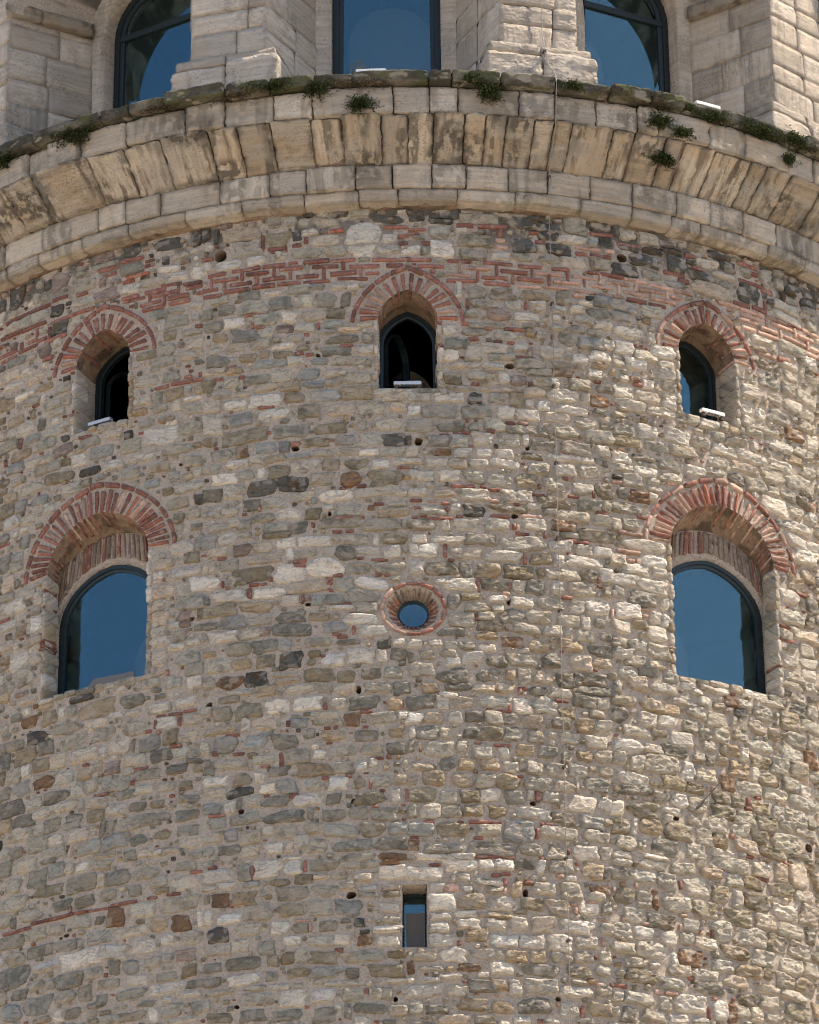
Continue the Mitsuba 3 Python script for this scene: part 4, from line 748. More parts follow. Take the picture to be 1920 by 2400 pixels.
for w in WINS:
    arc = TOWER + '__window_arch'
    n = 25
    flat = local(w.c)
    key_arch = None

    def mixed(q, h):
        """front edge on the curved wall, inside flat."""
        return wrap(q) if h > -0.01 else flat(q)
    fr = w.front()
    big = np.concatenate([[[w.c - w.hw_in, w.sill]], arch_curve(w.c, w.zs_in, w.hw_in, w.rise_in, n, w.point), [[w.c + w.hw_in, w.sill]]])
    depths = np.linspace(0, 1, 9)
    P = []
    for t in depths:
        q = ring3(fr * (1 - t) + big * t, -w.depth * t)
        P.append(wrap(q) * (1 - t) + flat(q) * t)
    P = np.stack(P)
    P[1:] = roughen(P[1:], .012, 7)
    ns, m = P.shape[:2]
    mid = flat(np.array([w.c, w.zs - .2, -w.depth / 2]))
    sof = outward(P[:, 1:-1].reshape(-1, 3), grid_faces(ns, m - 2), mid)
    key_arch = put(arc, sof, 'sooty_bsdf', True)
    # jamb faces: subdivided in height
    for side in (0, m - 1):
        zt, zb = (1, 0) if side == 0 else (m - 2, m - 1)
        rows = []
        for k in np.linspace(0, 1, 24):
            rows.append(P[:, zt] * (1 - k) + P[:, zb] * k)
        rows = roughen(np.stack(rows), .014, 6, 3)
        nr, nc = rows.shape[:2]
        jv = rows.reshape(-1, 3)
        put(key_arch + '__jamb', outward(jv, grid_faces(nr, nc), mid), 'mortar_bsdf', True)
    # sill
    sv = np.stack([P[:, 0] * (1 - k) + P[:, -1] * k for k in np.linspace(0, 1, 14)])
    sv = roughen(sv, .012, 6, 5)
    put(key_arch + '__sill', outward(sv.reshape(-1, 3), grid_faces(14, ns), mid + [0, 0, 3]), 'mortar_bsdf', True)
    rg = np.random.default_rng(int(100 + w.c * 10 + w.zs))
    bb, hb, jb, tb = Batch(), Batch(), Batch(), Batch()
    # radial bricks
    length = math.pi * (w.hw + w.rise) / 2
    nb = int(length / (.083 if w.kind == 'upper' else .078))
    A_in = arch_curve(w.c, w.zs, w.hw + .012, w.rise + .012, 400, w.point)
    A_out = arch_curve(w.c, w.zs - .02, w.hood - .09, w.hood_rise - .07, 400, .28 if w.kind == 'upper' else .16)
    B_in = arch_curve(w.c, w.zs_in, w.hw_in + .012, w.rise_in + .012, 400, w.point)
    for i in range(nb):
        t = (i + .5) / nb
        wd = rg.uniform(.44, .62) / nb
        jit = rg.normal(0, .06) / nb
        i0, i1 = [int(np.clip((t + jit + sg * wd * .5) * 399, 0, 399)) for sg in (-1, 1)]
        e0, e1 = rg.uniform(-.08, -.01), rg.uniform(.84, 1.0)
        dp = rg.uniform(.24, w.depth - .1)
        pr = rg.uniform(.004, .026)
        p = [[A_in[j] * (1 - e) + A_out[j] * e for e in (e0, e1)] for j in (i0, i1)]
        tb_ = dp / w.depth
        sh = [(B_in[j] - A_in[j]) * tb_ for j in (i0, i1)]
        cor = [[[np.append(p[a][b] + (sh[a] if h < 0 else 0), h) for h in (-dp, pr)] for b in (0, 1)] for a in (0, 1)]
        cls = 'Q' if rg.uniform() < (.28 if w.c >= 0 else .10) else ('R' if rg.uniform() < .1 else 'B')
        block(bb, cor, cls, wrap, .010, .006, 14, .05, rg, 7)
    # the thin brick hood
    hp = .28 if w.kind == 'upper' else .16
    H_in = arch_curve(w.c, w.zs - .03, w.hood - .055, w.hood_rise - .045, 400, hp)
    H_out = arch_curve(w.c, w.zs - .03, w.hood, w.hood_rise + .03, 400, hp)
    seg = np.linalg.norm(np.diff(H_out, axis=0), axis=1).sum()
    nh = int(seg / .24)
    for i in range(nh):
        i0, i1 = int(i / nh * 399) + 2, int((i + 1) / nh * 399) - 2
        sub = np.linspace(i0, i1, 4).astype(int)
        pr = rg.uniform(.012, .03)
        dz = rg.normal(0, .004)
        vs = []
        cor = [[[np.append(x[j] + [0, dz], h) for h in (-.06, pr)] for x in (H_in, H_out)] for j in (i0, i1)]
        mid_off = (H_out[(i0 + i1) // 2] - (H_out[i0] + H_out[i1]) / 2)

        def bent(q, cor=cor, mo=mid_off, a=H_in[i0], b=H_in[i1]):
            d = b - a
            u = np.clip(((q[..., :2] - a) @ d) / (d @ d), 0, 1)
            q = q.copy()
            q[..., :2] += (4 * u * (1 - u))[..., None] * mo
            return wrap(q)
        block(hb, cor, 'Q' if (w.c > 1 and rg.uniform() < .6) else 'B', bent, .008, .005, 14, .06, rg, 6)
    put_pieces(bb, key_arch + '__brick', 'brick_bsdf')
    put_pieces(hb, key_arch + '__hood_brick', 'brick_bsdf')
    # jamb stones, toothed at the edge
    for sg in (-1, 1):
        z = w.sill + rg.uniform(-.05, .03)
        top = w.zs - .02
        while z < top - .05:
            hh = rg.uniform(.12, .24) if rg.uniform() > .22 else .045
            hh = min(hh, top - z)
            thin = hh < .07
            e = rg.uniform(.0, .035) - (.02 if thin else 0)
            out_w = rg.uniform(.05, .11)
            dp = rg.uniform(.22, w.depth - .13)
            fl = (w.hw_in - w.hw) / w.depth
            x0 = w.hw - e
            cor = [[[(w.c + sg * (x + fl * max(-h, 0)), zz, h) for h in (-dp, rg.uniform(.012, .03))] for zz in (z + .004, z + hh - .004)] for ix, x in enumerate((x0, x0 + out_w))]
            cls = ('B' if sg * w.c > 0 or w.c == 0 else 'Q') if thin else rg.choice(list('wwclllgt'))
            block(jb, cor, cls, wrap, .012 if thin else .035, .006 if thin else .014, 9, .05, rg, 8)
            z += hh
    x = w.c - w.hw - .08
    while x < w.c + w.hw + .06:
        ln = rg.uniform(.12, .34)
        hh = rg.uniform(.06, .15)
        zt = w.sill + rg.uniform(-.015, .03)
        block(jb, box8(x, min(x + ln, w.c + w.hw + .12), zt - hh, zt, -.28, rg.uniform(.008, .035)), rg.choice(list('lgwcltd')), wrap, .035, .016, 10, .04, rg, 8)
        x += ln + .012
    put_pieces(jb, key_arch + '__stone', 'stone_bsdf')
    # inner wall with its own arch of weathered brick
    F = arch_curve(w.c, w.frame_zs, w.frame_hw, w.frame_rise + (.04 if w.kind == 'upper' else 0), n, w.point)
    O = arch_curve(w.c, w.zs_in, w.hw_in, w.rise_in, n, w.point)
    if w.kind == 'lower':
        hin = -w.depth + .06
        face = normal_at(w.c)
        lo = np.concatenate([[[w.c - w.frame_hw, w.sill]], F, [[w.c + w.frame_hw, w.sill]]])
        hi = np.concatenate([[[w.c - w.hw_in - .1, w.sill]], O + [0, .08], [[w.c + w.hw_in + .1, w.sill]]])
        vf = loft([ring3(lo, -w.depth - .05), ring3(lo, hin), ring3(lo * .8 + hi * .2, hin), ring3(lo * .4 + hi * .6, hin), ring3(hi, hin)], flat)
        vv2 = roughen(vf[0], .008, 8, 2)
        put(key_arch + '__tympanum', outward(vv2, vf[1], mid + face * 3), 'mortar_bsdf', True)
        F2 = arch_curve(w.c, w.frame_zs, w.frame_hw + .09, w.frame_rise + .09, 400, w.point)
        O2 = arch_curve(w.c, w.zs_in, w.hw_in, w.rise_in, 400, w.point)
        nt = 34
        for i in range(nt):
            t = (i + .5) / nt
            wd = rg.uniform(.6, .95) / nt
            i0, i1 = [int(np.clip((t + s_ * wd * .5) * 399, 0, 399)) for s_ in (-1, 1)]
            e1 = 1.05
            cor = [[[np.append(F2[j] * (1 - e) + O2[j] * e, h) for h in (hin - .05, hin + rg.uniform(.005, .045))] for e in (rg.uniform(0, .1), e1)] for j in (i0, i1)]
            block(tb, cor, rg.choice(list('GGGpBnG')), flat, .010, .012, 12, .05, rg, 7)
        put_pieces(tb, key_arch + '__brick', 'brick_bsdf')
    path = np.concatenate([[[w.c + w.frame_hw, w.sill - .35], [w.c - w.frame_hw, w.sill - .35]], F])
    is_open = w.kind == 'upper' and w.c < 1
    wk = frame_and_pane(TOWER + '__window', path, 0, w.depth, flat, normal_at(w.c), .10 if w.kind == 'lower' else .085, pane=not is_open)
    if is_open:                                  # its casement stands open into the dark room
        hinge, turn = -w.frame_hw + .09, math.radians(62)
        hw_c = w.frame_hw - .09
        leaf_p = np.concatenate([[[hw_c * 2, w.sill - .3], [0, w.sill - .3]], arch_curve(hw_c, w.frame_zs, hw_c, w.frame_rise - .09, n, w.point)])

        def swung(q, c=w.c, flat=flat, hinge=hinge, d=w.depth):
            q = np.array(q, float)
            x, h = q[..., 0].copy(), q[..., 2].copy()
            q[..., 0] = c + hinge + x * math.cos(turn) + h * math.sin(turn)
            q[..., 2] = -d - .09 - x * math.sin(turn) + h * math.cos(turn)
            return flat(q)
        fc = swung(np.array([0, 0, 1.0])) - swung(np.array([0, 0, 0.0]))
        frame_and_pane(wk + '__casement', leaf_p, 0, 0, swung, fc, .06, room=False, pane_key=wk + '__pane')

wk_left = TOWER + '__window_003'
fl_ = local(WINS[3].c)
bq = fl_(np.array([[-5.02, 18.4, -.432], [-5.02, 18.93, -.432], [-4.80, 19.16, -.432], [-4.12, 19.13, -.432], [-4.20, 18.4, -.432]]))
put(wk_left + '__painted_reflection', outward(bq, np.array([[0, 1, 2], [0, 2, 3], [0, 3, 4]]), np.array([0, -50.0, 10])), 'painted_reflection_bsdf', False)  # added sheet just before the pane, painting in a pale reflection

# the small round window: a brick-lined funnel
flat = local(OC)
gq = np.linspace(0, 2 * np.pi, 49)[:-1]


def ell(a, b, n=gq):
    return np.stack([OC + a * np.cos(n), OZ + b * np.sin(n)], 1)


rings = [ring3(ell(.36, .31), 0.0), ring3(ell(.30, .27), -.10), ring3(ell(.22, .205), -.2), ring3(ell(.20, .19), -.26)]
vf = loft(rings, wrap, True)
key_o = put(TOWER + '__window_arch', outward(vf[0], vf[1], wrap(np.array([OC, OZ, .5]))), 'mortar_bsdf', True)
ob, oh = Batch(), Batch()
rg = np.random.default_rng(5)
nb = 26
for i in range(nb):
    a = (i + rg.uniform(.3, .7)) / nb * 2 * np.pi
    d = rg.uniform(.38, .5) / nb * np.pi
    r0, r1 = .225, rg.uniform(.31, .36)
    cor = [[[(OC + rr * math.cos(a + sg * d * (.3 / rr) * .9), OZ + rr * .89 * math.sin(a + sg * d * (.3 / rr) * .9), hb_ + (-.17 + (rr - .225) / .13 * .16)) for hb_ in (-.06, rg.uniform(.012, .03))] for rr in (r0, r1)] for sg in (-1, 1)]
    block(ob, cor, rg.choice(list('BBBRQ')) if math.sin(a) < .6 else 'G', wrap, .008, .007, 14, .04, rg, 6)
nh = 14
for i in range(nh):
    a0, a1 = (i + .04) / nh * 2 * np.pi, (i + .96) / nh * 2 * np.pi
    pr = rg.uniform(.012, .03)
    cor = [[[(OC + rr * math.cos(a), OZ + rr * .87 * math.sin(a), h) for h in (-.05, pr)] for rr in (.395, .445)] for a in (a0, a1)]
    block(oh, cor, 'Q' if 5 <= i <= 9 else 'B', wrap, .009, .006, 14, .05, rg, 6)
put_pieces(ob, key_o + '__brick', 'brick_bsdf')
put_pieces(oh, key_o + '__hood_brick', 'brick_bsdf')
frame_and_pane(TOWER + '__window', ell(.205, .195), 0, .24, flat, normal_at(OC), .022)

# the slit window
flat = local(0.0)
sl = densify(SLOT, .1)
rings = [ring3(sl, 0.0), ring3(sl, -.15), ring3(sl, -.3), ring3(sl, -.5)]
vf = loft(rings, wrap, True)
vv = vf[0].copy()
vv[len(sl):] = roughen(vv[len(sl):], .012, 8)
put(TOWER + '__window_arch', outward(vv, vf[1], wrap(np.array([0.02, 15.2, -.2]))), 'mortar_bsdf', True)
slw = frame_and_pane(TOWER + '__window', np.array([[-.145, 14.55], [-.145, 15.6], [.175, 15.6], [.175, 14.55]]), 0, .42, flat, normal_at(0), .03)
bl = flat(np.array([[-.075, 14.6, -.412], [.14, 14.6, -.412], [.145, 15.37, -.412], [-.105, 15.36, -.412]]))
put(slw + '__painted_reflection', outward(bl, np.array([[0, 1, 2], [0, 2, 3]]), np.array([0, -50.0, 10])), 'painted_reflection_bsdf', False)  # reflected building painted as a grey sheet in front of the slit pane

# ---------------------------------------------------------------- the stones and bricks of the wall
cell = 0.01
W_, H_ = int(2 * S_MAX / cell), int((Z_TOP - Z_LOW) / cell)
used = np.zeros((W_, H_), np.uint8)


def cells(s, z, w, h):
    i0, i1 = int((s - w / 2 + S_MAX) / cell), int((s + w / 2 + S_MAX) / cell) + 1
    j0, j1 = int((z - h / 2 - Z_LOW) / cell), int((z + h / 2 - Z_LOW) / cell) + 1
    return max(i0, 0), min(i1, W_), max(j0, 0), min(j1, H_)


ii, jj = np.meshgrid(np.arange(W_), np.arange(H_), indexing='ij')
cs, cz = -S_MAX + (ii + .5) * cell, Z_LOW + (jj + .5) * cell


def stamp(poly, val):
    b = poly.bounds
    i0, i1, j0, j1 = cells((b[0] + b[2]) / 2, (b[1] + b[3]) / 2, b[2] - b[0], b[3] - b[1])
    sub = shapely.contains_xy(poly, cs[i0:i1, j0:j1], cz[i0:i1, j0:j1])
    used[i0:i1, j0:j1][sub] = np.maximum(used[i0:i1, j0:j1][sub], val)


for w in WINS:
    stamp(Polygon(w.front(.07)), 2)
    hood = arch_curve(w.c, w.zs - .03, w.hood + .015, w.hood_rise + .015, 60, w.point)
    stamp(Polygon(hood), 2)
stamp(Polygon(ell(.46, .41)), 2)
stamp(Polygon(SLOT).buffer(.02, join_style='mitre'), 2)
for p in HOLES:
    stamp(Polygon(p).buffer(.005), 2)

wall_stones, wall_bricks = Batch(), Batch()
rg = np.random.default_rng(21)


def brick_piece(s, z, w, h, cls):
    tilt = rg.normal(0, .02)
    pr = rg.uniform(.004, .028)
    c = [[[(s + a * w / 2 - tilt * b * h / 2, z + b * h / 2 + tilt * a * w / 2, k) for k in (-.05, pr)] for b in (-1, 1)] for a in (-1, 1)]
    block(wall_bricks, c, cls, wrap, .010, .008, 13, .04, rg, 8, size=w * h)


def stone_piece(s, z, w, h, cls):
    right = float(np.clip((s + 1.2) / 3.0, 0, 1))
    rel = .85 + .5 * right
    proud = rg.uniform(.014, .034) * rel
    if cls in 'kd':
        proud = rg.uniform(.012, .03) * rel
    rough = rg.uniform(.010, .020) * (.5 + 1.1 * right)
    if cls == 'w' and rg.uniform() < .4:
        rough *= .5
    rubble(wall_stones, s, z, w, h, cls, proud, rough, rg, rg.uniform(.1, .7))


order = sorted(STONES, key=lambda e: (e[0] not in 'BQR', -e[3] * e[4]))
placed = 0
for c, s, z, w, h in order:
    if c == 'H' or z > Z_TOP - .03:
        continue
    if c in 'BQR':
        w, h = max(w * 1.02, .042), max(h * 1.0, .042)
    else:
        w, h = w * .98, h * .98
    i0, i1, j0, j1 = cells(s, z, w, h)
    if i1 <= i0 or j1 <= j0:
        continue
    for _ in range(5):
        sub = used[i0:i1, j0:j1]
        bad = sub == 2
        if c in 'BQR' or bad.mean() < .05:
            break
        bi, bj = np.nonzero(bad)
        ex, ez = bi.mean() / bad.shape[0] - .5, bj.mean() / bad.shape[1] - .5
        if abs(ex) * w > abs(ez) * h:
            s, w = s - np.sign(ex) * w * .06, w * .88
        else:
            z, h = z - np.sign(ez) * h * .06, h * .88
        i0, i1, j0, j1 = cells(s, z, w, h)
    sub = used[i0:i1, j0:j1]
    if sub.size == 0 or min(w, h) < .035 or (sub == 2).mean() > .14 or (sub > 0).mean() > .40:
        continue
    sub[sub == 0] = 1
    if c in 'BQR':
        brick_piece(s, z, w, h, c)
    else:
        stone_piece(s, z, w, h, c)
    placed += 1

# every gap between them takes the largest stone that fits
free = (used == 0)
fill = 0
for (wl, wh, hl, hh, tries) in ((.30, .46, .15, .22, 5000), (.20, .34, .11, .17, 9000), (.13, .22, .08, .13, 12000), (.08, .14, .05, .09, 16000), (.05, .08, .035, .055, 20000), (.03, .06, .022, .04, 40000)):
    S = rg.uniform(-S_MAX + .25, S_MAX - .25, tries)
    Zc = rg.uniform(Z_LOW + .15, Z_TOP - .1, tries)
    Wd = rg.uniform(wl, wh, tries)
    Hd = rg.uniform(hl, hh, tries)
    for s, z, w, h in zip(S, Zc, Wd, Hd):
        i0, i1, j0, j1 = cells(s, z, w + .025, h + .025)
        if used[(i0 + i1) // 2, (j0 + j1) // 2] or used[i0:i1, j0:j1].any():
            continue
        used[i0:i1, j0:j1] = 1
        right = s > -.6
        if h < .05 and rg.uniform() < .10 or (h < .08 and rg.uniform() < .03):
            brick_piece(s, z, w, h * .8, 'Q' if right and rg.uniform() < .35 else 'B')
        else:
            cls = rg.choice(list('wwcllllgggdott')) if right else rg.choice(list('wclllgggbdotk' if z < 24.6 else 'gkkdlwp'))
            stone_piece(s, z, w, h, cls)
        fill += 1
print('stones from the survey', placed, 'filled', fill)
put_pieces(wall_stones, WALL + '__stone', 'stone_bsdf', 300, WALL + '__small_stones')
put_pieces(wall_bricks, WALL + '__brick', 'brick_bsdf', 300, WALL + '__brick_chips')

# ---------------------------------------------------------------- the cornice
COR = TOWER + '__cornice'
g = np.linspace(0, 2 * np.pi, 241)[:-1]
prof = [(8.15, 25.38), (8.36, 25.46), (8.36, 25.62), (8.38, 25.95), (8.86, 26.48), (8.92, 26.86), (8.95, 27.02), (6.9, 27.04), (.3, 27.04)]
core = loft([np.stack([g * R, 0 * g + z, 0 * g + r - R], 1) for r, z in prof], wrap, True)
n_ = np.cross(core[0][core[1][:, 1]] - core[0][core[1][:, 0]], core[0][core[1][:, 2]] - core[0][core[1][:, 0]])
cc = core[0][core[1]].mean(1)
if (n_ * (cc - np.array([0, 0, 26.0]))).sum() < 0:
    core = (core[0], core[1][:, ::-1])
put(COR, core, 'sooty_bsdf', 30)


def joints(given, lo=-62.0, hi=62.0, step=5.2, rg=rng):
    a = list(given)
    while a[0] > lo:
        a.insert(0, a[0] - step * rg.uniform(.6, 1.3))
    while a[-1] < hi:
        a.append(a[-1] + step * rg.uniform(.6, 1.3))
    return a


rg = np.random.default_rng(31)
J_SLAB = joints([-35.3, -28.0, -25.1, -21.5, -15.9, -12.0, -8.1, -4.5, 2.0, 4.0, 8.3, 13.2, 18.2, 22.0, 25.2, 29.2, 32.3, 38.3], rg=rg)
J_A = joints([-36.5, -34.1, -30.5, -25.7, -19.8, -16.2, -11.7, -8.2, -1.1, 2.1, 4.6, 10.0, 13.2, 17.1, 21.0, 22.9, 28.1, 32.0, 37.0], rg=rg)
J_F = joints([-39.5, -35.9, -29.9, -26.1, -22.4, -17.9, -15.2, -12.1, -8.5, -5.7, -2.2, .2, 2.5, 5.2, 7.1, 9.0, 11.5, 13.3, 14.9, 18.8, 20.9, 23.9, 25.8, 29.0, 32.9, 34.7, 37.5], step=3.2, rg=rg)
J_B = joints([-37.7, -30.9, -27.8, -24.1, -17.9, -13.0, -9.4, -4.8, -1.3, 2.4, 5.6, 9.6, 13.4, 17.6, 21.9, 26.5, 30.3, 34.3, 38.5], rg=rg)
J_T = joints([-38.5, -33.0, -27.6, -21.5, -15.8, -9.7, -4.5, -.8, 4.8, 10.3, 16.7, 21.9, 26.1, 29.4, 37.6], rg=rg)


def course(batch, J, profile, cls, bsdf_up, gap=.012, rad=.02, amp=.012, drop=.0, res=.04, vary=.012):
    """One course of cornice stones. profile: ((r, z) bottom front, (r, z) top front, (r, z) top back, (r, z) bottom back)."""
    (r0, z0), (r1, z1), (r2, z2), (r3, z3) = profile
    for a0, a1 in zip(J[:-1], J[1:]):
        s0, s1 = math.radians(a0) * R + gap / 2, math.radians(a1) * R - gap / 2
        dr_, dz0, dz1 = rg.normal(0, vary), rg.normal(0, .006), rg.normal(0, .006)
        tilt = rg.normal(0, .004)
        cor = [[[(s, zz, rr - R) for (rr, zz) in pair] for pair in (((r3, z3 + dz0), (r0 + dr_, z0 + dz0 + tilt * sg)), ((r2, z2 + dz1), (r1 + dr_, z1 + dz1)))] for s, sg in ((s0, -1), (s1, 1))]
        u = rg.uniform(.55, .98) if rg.uniform() < bsdf_up else rg.uniform(.02, .45)
        block(batch, cor, cls, wrap, rad, amp, rg.uniform(5, 11), res, rg, 16, rnd=u)


cb = Batch()
course(cb, J_T, ((8.40, 25.435), (8.43, 25.60), (8.15, 25.60), (8.15, 25.40)), 'P', .05, rad=.016, amp=.016)
course(cb, J_B, ((8.44, 25.612), (8.455, 25.96), (8.2, 25.96), (8.2, 25.612)), 'P', .1, gap=.016, rad=.010, amp=.018, vary=.016)
course(cb, J_F, ((8.46, 25.972), (9.0, 26.47), (8.75, 26.47), (8.25, 25.972)), 'T', .62, gap=.022, rad=.012, amp=.030, vary=.028)
course(cb, J_A, ((9.005, 26.482), (9.03, 26.86), (8.75, 26.86), (8.75, 26.482)), 'P', .1, gap=.018, rad=.010, amp=.022, vary=.02)
put_pieces(cb, COR + '__stone', 'travertine_bsdf')
sb = Batch()
course(sb, J_SLAB, ((9.13, 26.90), (9.17, 27.07), (8.2, 27.09), (8.6, 26.872)), 'S', 0, gap=.014, rad=.035, amp=.028, vary=.025, res=.05)
put_pieces(sb, COR + '__slab', 'moss_bsdf')

# ---------------------------------------------------------------- the gallery above the cornice
RB, RF, Z0, ZS = 7.12, 8.45, 27.05, 29.8       # back plane, pier fronts, floor, springing
BACK_HW, FRONT_HW, PIER_HW = 1.07, 1.58, .56
BAYS = [-62.2, -32.2, -2.2, 27.8, 57.8]


def frame_of(deg):
    a = math.radians(deg)
    o = np.array([math.sin(a), -math.cos(a), 0])
    t = np.array([math.cos(a), math.sin(a), 0])

    def to_world(q):
        return q[..., 2:3] * o + q[..., 0:1] * t + q[..., 1:2] * np.array([0, 0, 1.0])
    return to_world, o


def ashlar(batch, p00, p10, height, depth, rg, courses, cls='A', rad=.014, amp=.006, upright=.1, lens=(.4, .8)):
    """Coursed blocks over an upright rectangle; p00 and p10 are its foot's ends in world, seen from outside left to right."""
    p00, p10 = np.array(p00, float), np.array(p10, float)
    L = np.linalg.norm(p10 - p00)
    t = (p10 - p00) / L
    o = np.cross(t, [0, 0, 1.0])

    def to_world(q):
        return p00 + q[..., 0:1] * t + q[..., 1:2] * np.array([0, 0, 1.0]) + q[..., 2:3] * o
    z = 0
    while z < height - .02:
        h = min(rg.uniform(*courses), height - z)
        if height - z - h < .12:
            h = height - z
        x = 0
        while x < L - .01:
            ln = rg.uniform(*lens)
            if L - x - ln < .2:
                ln = L - x
            pr = rg.uniform(.004, .02)
            block(batch, box8(x + .002, x + ln - .002, z + .002, z + h - .002, -depth, pr), cls, to_world, rad, amp, rg.uniform(4, 9), .08, rg, 9, rnd=rg.uniform(.55, .95) if rg.uniform() < upright else rg.uniform(.02, .45))
            x += ln
        z += h


rg = np.random.default_rng(77)
GAL = TOWER + '__gallery_wall'
walls = []
for k, b in enumerate(BAYS):
    to_world, o = frame_of(b)
    n = 25
    back = arch_curve(0, ZS, BACK_HW, BACK_HW, n)
    front = arch_curve(0, ZS, FRONT_HW, FRONT_HW, n)
    top = np.stack([np.linspace(-2.2, 2.2, n), np.full(n, 33.5)], 1)
    rf = RF + .05
    # splayed vault, spandrel wall over it, and the back wall round the window
    vault = loft([ring3(front, rf), ring3(front * .5 + back * .5, (rf + RB) / 2), ring3(back, RB - .02)], to_world)
    ctr = to_world(np.array([0, ZS - 1.0, 8.0]))
    vault = outward(roughen(vault[0], .006, 6), vault[1], ctr)
    put(TOWER + '__gallery_vault', vault, 'mortar_bsdf', True)
    sp = loft([ring3(front, rf), ring3(top, rf)], to_world)
    walls.append(outward(sp[0], sp[1], o * 100))
    whw = .79
    win_arc = arch_curve(0, ZS, whw, whw, n)
    inner = np.concatenate([[[-whw, Z0]], win_arc, [[whw, Z0]]])
    outer = np.concatenate([[[-BACK_HW - .05, Z0]], back + [0, .05], [[BACK_HW + .05, Z0]]])
    bw = loft([ring3(inner, RB - .32), ring3(inner, RB), ring3(outer, RB)], to_world)
    put(TOWER + '__gallery_window_surround', outward(roughen(bw[0], .006, 5), bw[1], ctr + o * 2), 'travertine_bsdf', 40, None) if False else None
    bm = outward(roughen(bw[0], .006, 5), bw[1], ctr + o * 2)
    put(TOWER + '__window_surround', bm, 'travertine_bsdf', True, np.tile([CLS.index('A') + .5, .3], (len(bm[0]), 1)))
    path = np.concatenate([[[whw - .01, Z0 + .02], [-whw + .01, Z0 + .02]], arch_curve(0, ZS, whw - .01, whw - .01, n)])
    d_ = 0.28

    def tw(q, to_world=to_world):
        q = np.array(q, float)
        q[..., 2] = q[..., 2] + RB
        return to_world(q)
    wk = frame_and_pane(TOWER + '__window', path, 0, d_, tw, o, .16)
    # transom
    tb = Batch()
    block(tb, box8(-whw + .1, whw - .1, ZS - .05, ZS + .05, -d_ - .03, -d_ + .045), 'k', tw, .008, 0, 5, .2, rg, 4)
    v, f, c, r, _ = tb.finish()[0]
    put(wk + '__transom', (v, f), 'frame_bsdf', 30)
ring_in = loft([np.stack([g * 5.0, 0 * g + z, 0 * g], 1) for z in (27.04, 33.5)], lambda q: wrap(q, 5.0), True)
put(GAL, join(walls + [ring_in]), 'mortar_bsdf', True)
roof = loft([np.stack([r * np.cos(g), r * np.sin(g), 0 * g + 33.5], 1) for r in (8.35, .5)], lambda q: q, True)
put(TOWER + '__gallery_roof', outward(roof[0], roof[1], np.array([0, 0, 1e4])), 'mortar_bsdf', False)

for b in (-47.2, -17.2, 12.8, 42.8):
    to_world, o = frame_of(b)
    hb = RB * math.tan(math.radians(15)) - (BACK_HW / math.cos(math.radians(15)))
    hb = .86
    plan = np.array([[-hb, RB - .3], [-hb, RB], [-PIER_HW + .05, RF - .05], [PIER_HW - .05, RF - .05], [hb, RB], [hb, RB - .3]])
    rings = [np.stack([plan[:, 0], np.full(6, z), plan[:, 1]], 1) for z in (Z0, 33.4)]
    pm = loft(rings, to_world)
    key = put(TOWER + '__pier', outward(pm[0], pm[1], o * 100), 'mortar_bsdf', False)
    pb = Batch()
    P = lambda x, r: to_world(np.array([x, Z0, r]))
    rough = b == 12.8
    ashlar(pb, P(-PIER_HW, RF), P(PIER_HW, RF), ZS + .4 - Z0, .12, rg, (.3, .5), 'A', .02, .03 if rough else .008, .1, (.45, .95))
    ashlar(pb, P(PIER_HW, RF), P(hb + .0, RB), ZS - Z0, .10, rg, (.38, .62), 'A', .010, .008, .1, (.45, 1.0))
    ashlar(pb, P(-hb - .0, RB), P(-PIER_HW, RF), ZS - Z0, .10, rg, (.38, .62), 'A', .010, .008, .1, (.45, 1.0))
    # base blocks and impost
    for x0, x1, r1, zt, cls in ((-.80, .02, 8.62, 27.72, 'A'), (.03, .80, 8.64, 27.76, 'A')):
        block(pb, [[[(x, z, r) for r in (8.0, r1)] for z in (27.06, zt + rg.normal(0, .02))] for x in (x0, x1)], cls, to_world, .03, .03, 6, .06, rg, 12, rnd=.3)
    for x0, x1, r1 in ((-.74, .0, 8.58), (.01, .74, 8.57)):
        block(pb, [[[(x, z, r) for r in (8.0, r1)] for z in (27.74, 27.90)] for x in (x0, x1)], 'A', to_world, .025, .02, 7, .06, rg, 12, rnd=.2)
    for sg in (-1, 1):
        c0, c1 = np.array([sg * PIER_HW, RF]), np.array([sg * hb, RB])
        dirn = np.array([sg * .12, .05])
        for q0, q1 in ((0, .36), (.37, .98)):
            a, e = c0 + (c1 - c0) * q0, c0 + (c1 - c0) * q1
            cor = [[[(x, z, r) for (x, r) in ((pt[0] - sg * .15, pt[1]), (pt[0] + sg * .11, pt[1] + .04))] for z in (ZS - .02, ZS + .2)] for pt in (a, e)]
            block(pb, cor, 'T', to_world, .02, .01, 6, .07, rg, 8, rnd=.2)
    put_pieces(pb, key + '__stone', 'travertine_bsdf')

